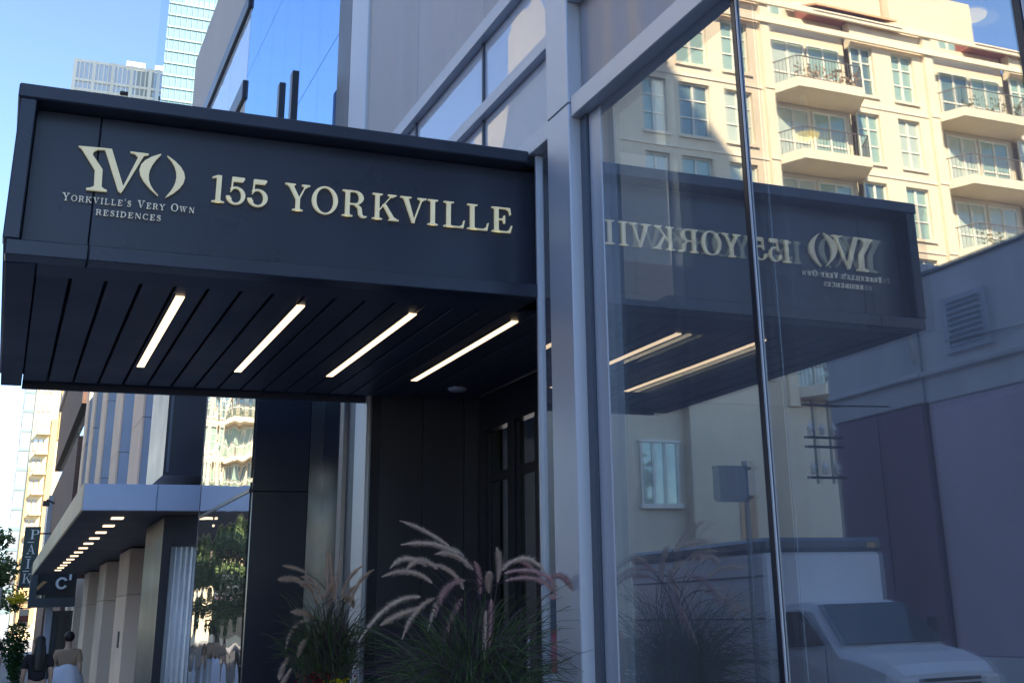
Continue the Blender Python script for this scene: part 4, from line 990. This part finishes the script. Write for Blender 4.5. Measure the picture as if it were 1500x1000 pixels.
tree('denser street tree standing behind the loose leafy one at the left edge', -1.5, 52, 5.2, 2.0, 12, 9000)
tree('far street tree at the end of the row of kerb trees', -1.5, 68, 6.5, 2.2, 13, 4200)
tree('street tree on the opposite pavement beyond the box truck', -10.2, 48, 7.5, 2.4, 14, 4200, 'trees on the opposite pavement')
for i, (x, y) in enumerate(((-9.8, 97), (-12.6, 104), (-15.5, 99))):
    tree(('left', 'middle', 'right')[i] + ' one of three full trees at the foot of the distant mirrored tower', x, y, 11.5, 3.6, 30 + i, 7000, 'trees below the distant tower', .26)
tree('street tree on the opposite pavement farther from the box truck', -10.4, 66, 8, 2.6, 15, 4200, 'trees on the opposite pavement')
rng = random.Random(4)
sb = thing('potted_shrub', 'dark green columnar shrub in a pot behind the walking woman', 'shrub', (.55, 36, 0))
mb = MB(); leaf_cloud(mb, rng, 900, (.60, 36, 1.25), (.34, .3, .62), .06); leaf_cloud(mb, rng, 500, (.66, 36, .75), (.22, .2, .5), .06); obj('crown', mb, M['leaf2'], sb)
obj('trunk', MB().tube([(.66, 36, .2), (.66, 36, 1.4)], .03, 6), M['bark'], sb)
obj('pot', MB().lathe([(.001, 0), (.17, 0), (.21, .32), (.18, .32), (.17, .28), (.001, .28)], .66, 36, 14), M['pot'], sb)
lp_ = thing('basket_post', 'slim pale post with hanging baskets of yellow and orange flowers', 'post', (.12, 44, 0))
obj('post', MB().tube([(.12, 44, 0), (.12, 44, 3.72)], [.07, .05], 10), M['lampmetal'], lp_, True)
obj('arm', MB().tube([(.12, 44, 2.95), (.42, 44, 3.0), (.62, 44, 2.9)], .02, 6).tube([(.12, 44, 3.6), (.2, 44, 3.62), (.24, 44, 3.5)], .02, 6), M['iron'], lp_)
for nm, mt, c, n in (('yellow_flowers', M['yellowleaf'], (.60, 43.9, 2.55), 300), ('orange_flowers', M['orangeleaf'], (.24, 43.8, 3.12), 150), ('basket_leaves', M['leaf2'], (.56, 43.95, 2.32), 260)):
    mb = MB(); leaf_cloud(mb, rng, n, c, (.30, .25, .20), .05); obj(nm, mb, mt, lp_, kind='stuff')
bn = thing('post_banner', 'small cream and brown banner hanging below the yellow flowers', 'banner', (.8, 43, 2))
box('panel', M['creamtrim'], bn, .70, .98, 43, 43.03, 1.75, 2.22, c=.01)
box('band', M['redroof'], bn, .72, .98, 42.98, 42.998, 1.85, 2.03)
box('hanger', M['iron'], bn, .62, 1.02, 43.0, 43.02, 2.23, 2.26)

# ------------------------------------------------------------------ people
def skin_mesh(name, joints, edges, mat, parent, root=0, sub=2, label=None):
    """joints: list of ((x, y, z), rx, ry)"""
    me = bpy.data.meshes.new(name); me.from_pydata([j[0] for j in joints], edges, []); me.update(); me.materials.append(mat)
    o = bpy.data.objects.new(name, me); COL.objects.link(o); o.parent = parent
    sk = o.modifiers.new('skin', 'SKIN'); sk.use_smooth_shade = True
    for i, j in enumerate(joints):
        v = me.skin_vertices[0].data[i]; v.radius = (j[1], j[2]); v.use_root = (i == root)
    ss = o.modifiers.new('sub', 'SUBSURF'); ss.levels = sub; ss.render_levels = sub
    return o
def person(label, loc, rz, h, skin, hairlen, build):
    """walking away, local +Y is forward"""
    t = thing('person', label, 'person', (0, 0, 0)); k = h / 1.75
    J = [((0, 0, .94), .13, .10), ((0, .01, 1.12), .125, .09), ((0, .02, 1.33), .155, .10), ((0, .015, 1.46), .06, .06), ((0, .03, 1.54), .052, .055), ((0, .045, 1.63), .072, .088), ((0, .045, 1.71), .055, .065)]
    E_ = [(0, 1), (1, 2), (2, 3), (3, 4), (4, 5), (5, 6)]
    for s in (-1, 1):
        n = len(J); f = s * .14
        J += [((s * .17, .015, 1.41), .055, .055), ((s * .215, -.02 - f * .3, 1.14), .042, .042), ((s * .21, .06 - f * .6, .93), .032, .034), ((s * .205, .09 - f * .6, .84), .022, .034)]
        E_ += [(2, n), (n, n + 1), (n + 1, n + 2), (n + 2, n + 3)]
        for q, dy in enumerate((-.022, -.008, .006, .020)):
            J.append(((s * .203, .095 - f * .6 + dy, .765 + .008 * abs(q - 1.5)), .0085, .0085)); E_.append((n + 3, len(J) - 1))
        J.append(((s * .195, .125 - f * .6, .81), .0095, .0095)); E_.append((n + 3, len(J) - 1))
        n = len(J)
        J += [((s * .10, 0, .86), .088, .092), ((s * .10, f + .03, .50), .058, .062), ((s * .10, f * 1.3 - .06, .10), .038, .042), ((s * .10, f * 1.3 + .07, .045), .036, .03)]
        E_ += [(0, n), (n, n + 1), (n + 1, n + 2), (n + 2, n + 3)]
    sc = lambda lst: [((p[0] * k, p[1] * k, p[2] * k), a * k, b * k) for p, a, b in lst]
    skin_mesh('body', sc(J), E_, M['skin'], t)
    hb = MB()
    cz = 1.67
    for i in range(9):
        for j in range(16):
            a = math.pi * i / 8 * .62; b = 2 * math.pi * j / 16
            bk = max(0, -math.sin(b)); aa = a * (1 + .62 * bk); hb.v.append((.092 * math.sin(aa) * math.cos(b) * k, (.028 + .108 * math.sin(aa) * math.sin(b)) * k, (cz + .098 * math.cos(aa)) * k))
    hb.f += [(i * 16 + j, i * 16 + (j + 1) % 16, (i + 1) * 16 + (j + 1) % 16, (i + 1) * 16 + j) for i in range(8) for j in range(16)]
    obj('hair', hb, M['hair'], t, True)
    if hairlen:
        skin_mesh('long_hair', sc([((0, -.01, 1.74), .06, .05), ((0, -.05, 1.62), .095, .05), ((0, -.09, 1.45), .115, .045), ((0, -.105, 1.45 - hairlen), .085, .03)]), [(0, 1), (1, 2), (2, 3)], M['hair'], t)
    build(t, k, sc)
    t.rotation_euler = (0, 0, rz); t.location = loc
    return t
def leggings(t, sc, mat, name, low=.12, g=.012):
    J = [((0, 0, .97), .145 + g, .115 + g)]; E_ = []
    for s in (-1, 1):
        f = s * .14; n = len(J)
        J += [((s * .10, 0, .84), .10 + g, .10 + g), ((s * .10, f + .03, .50), .068 + g, .072 + g)]; E_ += [(0, n), (n, n + 1)]
        if low < .4: J.append(((s * .10, f * 1.3 - .06, low), .05 + g, .054 + g)); E_.append((n + 1, n + 2))
    skin_mesh(name, sc(J), E_, mat, t)
def shirt(t, sc, mat, name, g=.014, sleeve=True, low=.98):
    J = [((0, 0, low), .145 + g, .11 + g), ((0, .01, 1.14), .135 + g, .10 + g), ((0, .02, 1.35), .16 + g, .108 + g), ((0, .015, 1.44), .08 + g, .075 + g)]; E_ = [(0, 1), (1, 2), (2, 3)]
    if sleeve:
        for s in (-1, 1):
            n = len(J); f = s * .14
            J += [((s * .175, .015, 1.40), .066 + g, .066 + g), ((s * .205, -.01 - f * .2, 1.22), .055 + g, .055 + g)]; E_ += [(2, n), (n, n + 1)]
    skin_mesh(name, sc(J), E_, mat, t)
def man(t, k, sc):
    shirt(t, sc, M['tancloth'], 'tan_top')
    leggings(t, sc, M['navycloth'], 'trousers')
    rb_ = MB(); n = 28; rows = ((1.19, .17, .13), (1.12, .21, .17), (.98, .27, .21), (.78, .31, .235), (.58, .34, .25))
    for i, (z, rx, ry) in enumerate(rows):
        for j in range(n):
            a = 2 * math.pi * j / n; w = 1 + .05 * i * math.sin(5 * a + 1) * .5 + .03 * math.sin(9 * a)
            rb_.v.append((rx * math.cos(a) * w * k, ry * math.sin(a) * w * k, (z + .02 * math.sin(3 * a)) * k))
    rb_.f = [(i * n + j, i * n + (j + 1) % n, (i + 1) * n + (j + 1) % n, (i + 1) * n + j) for i in range(len(rows) - 1) for j in range(n)]
    o = obj('white_wrap', rb_, M['whitecloth'], t, True); m = o.modifiers.new('thickness', 'SOLIDIFY'); m.thickness = .012
def woman(t, k, sc):
    shirt(t, sc, M['blackcloth'], 'black_top'); leggings(t, sc, M['navycloth'], 'dark_shorts', .5)
def walker(t, k, sc):
    shirt(t, sc, M['blackcloth'], 'dark_top'); leggings(t, sc, M['denim'], 'pale_jeans')
person('man in tan top with a white garment wrapped at the waist', (1.18, 23, 0), 0, 1.60, None, 0, man)
person('long haired woman in black top and dark shorts beside the man', (.70, 21.6, 0), .1, 1.56, None, .28, woman)
person('walker in dark top and pale jeans at the left edge of the pavement', (.12, 37, 0), .5, 1.62, None, .1, walker)
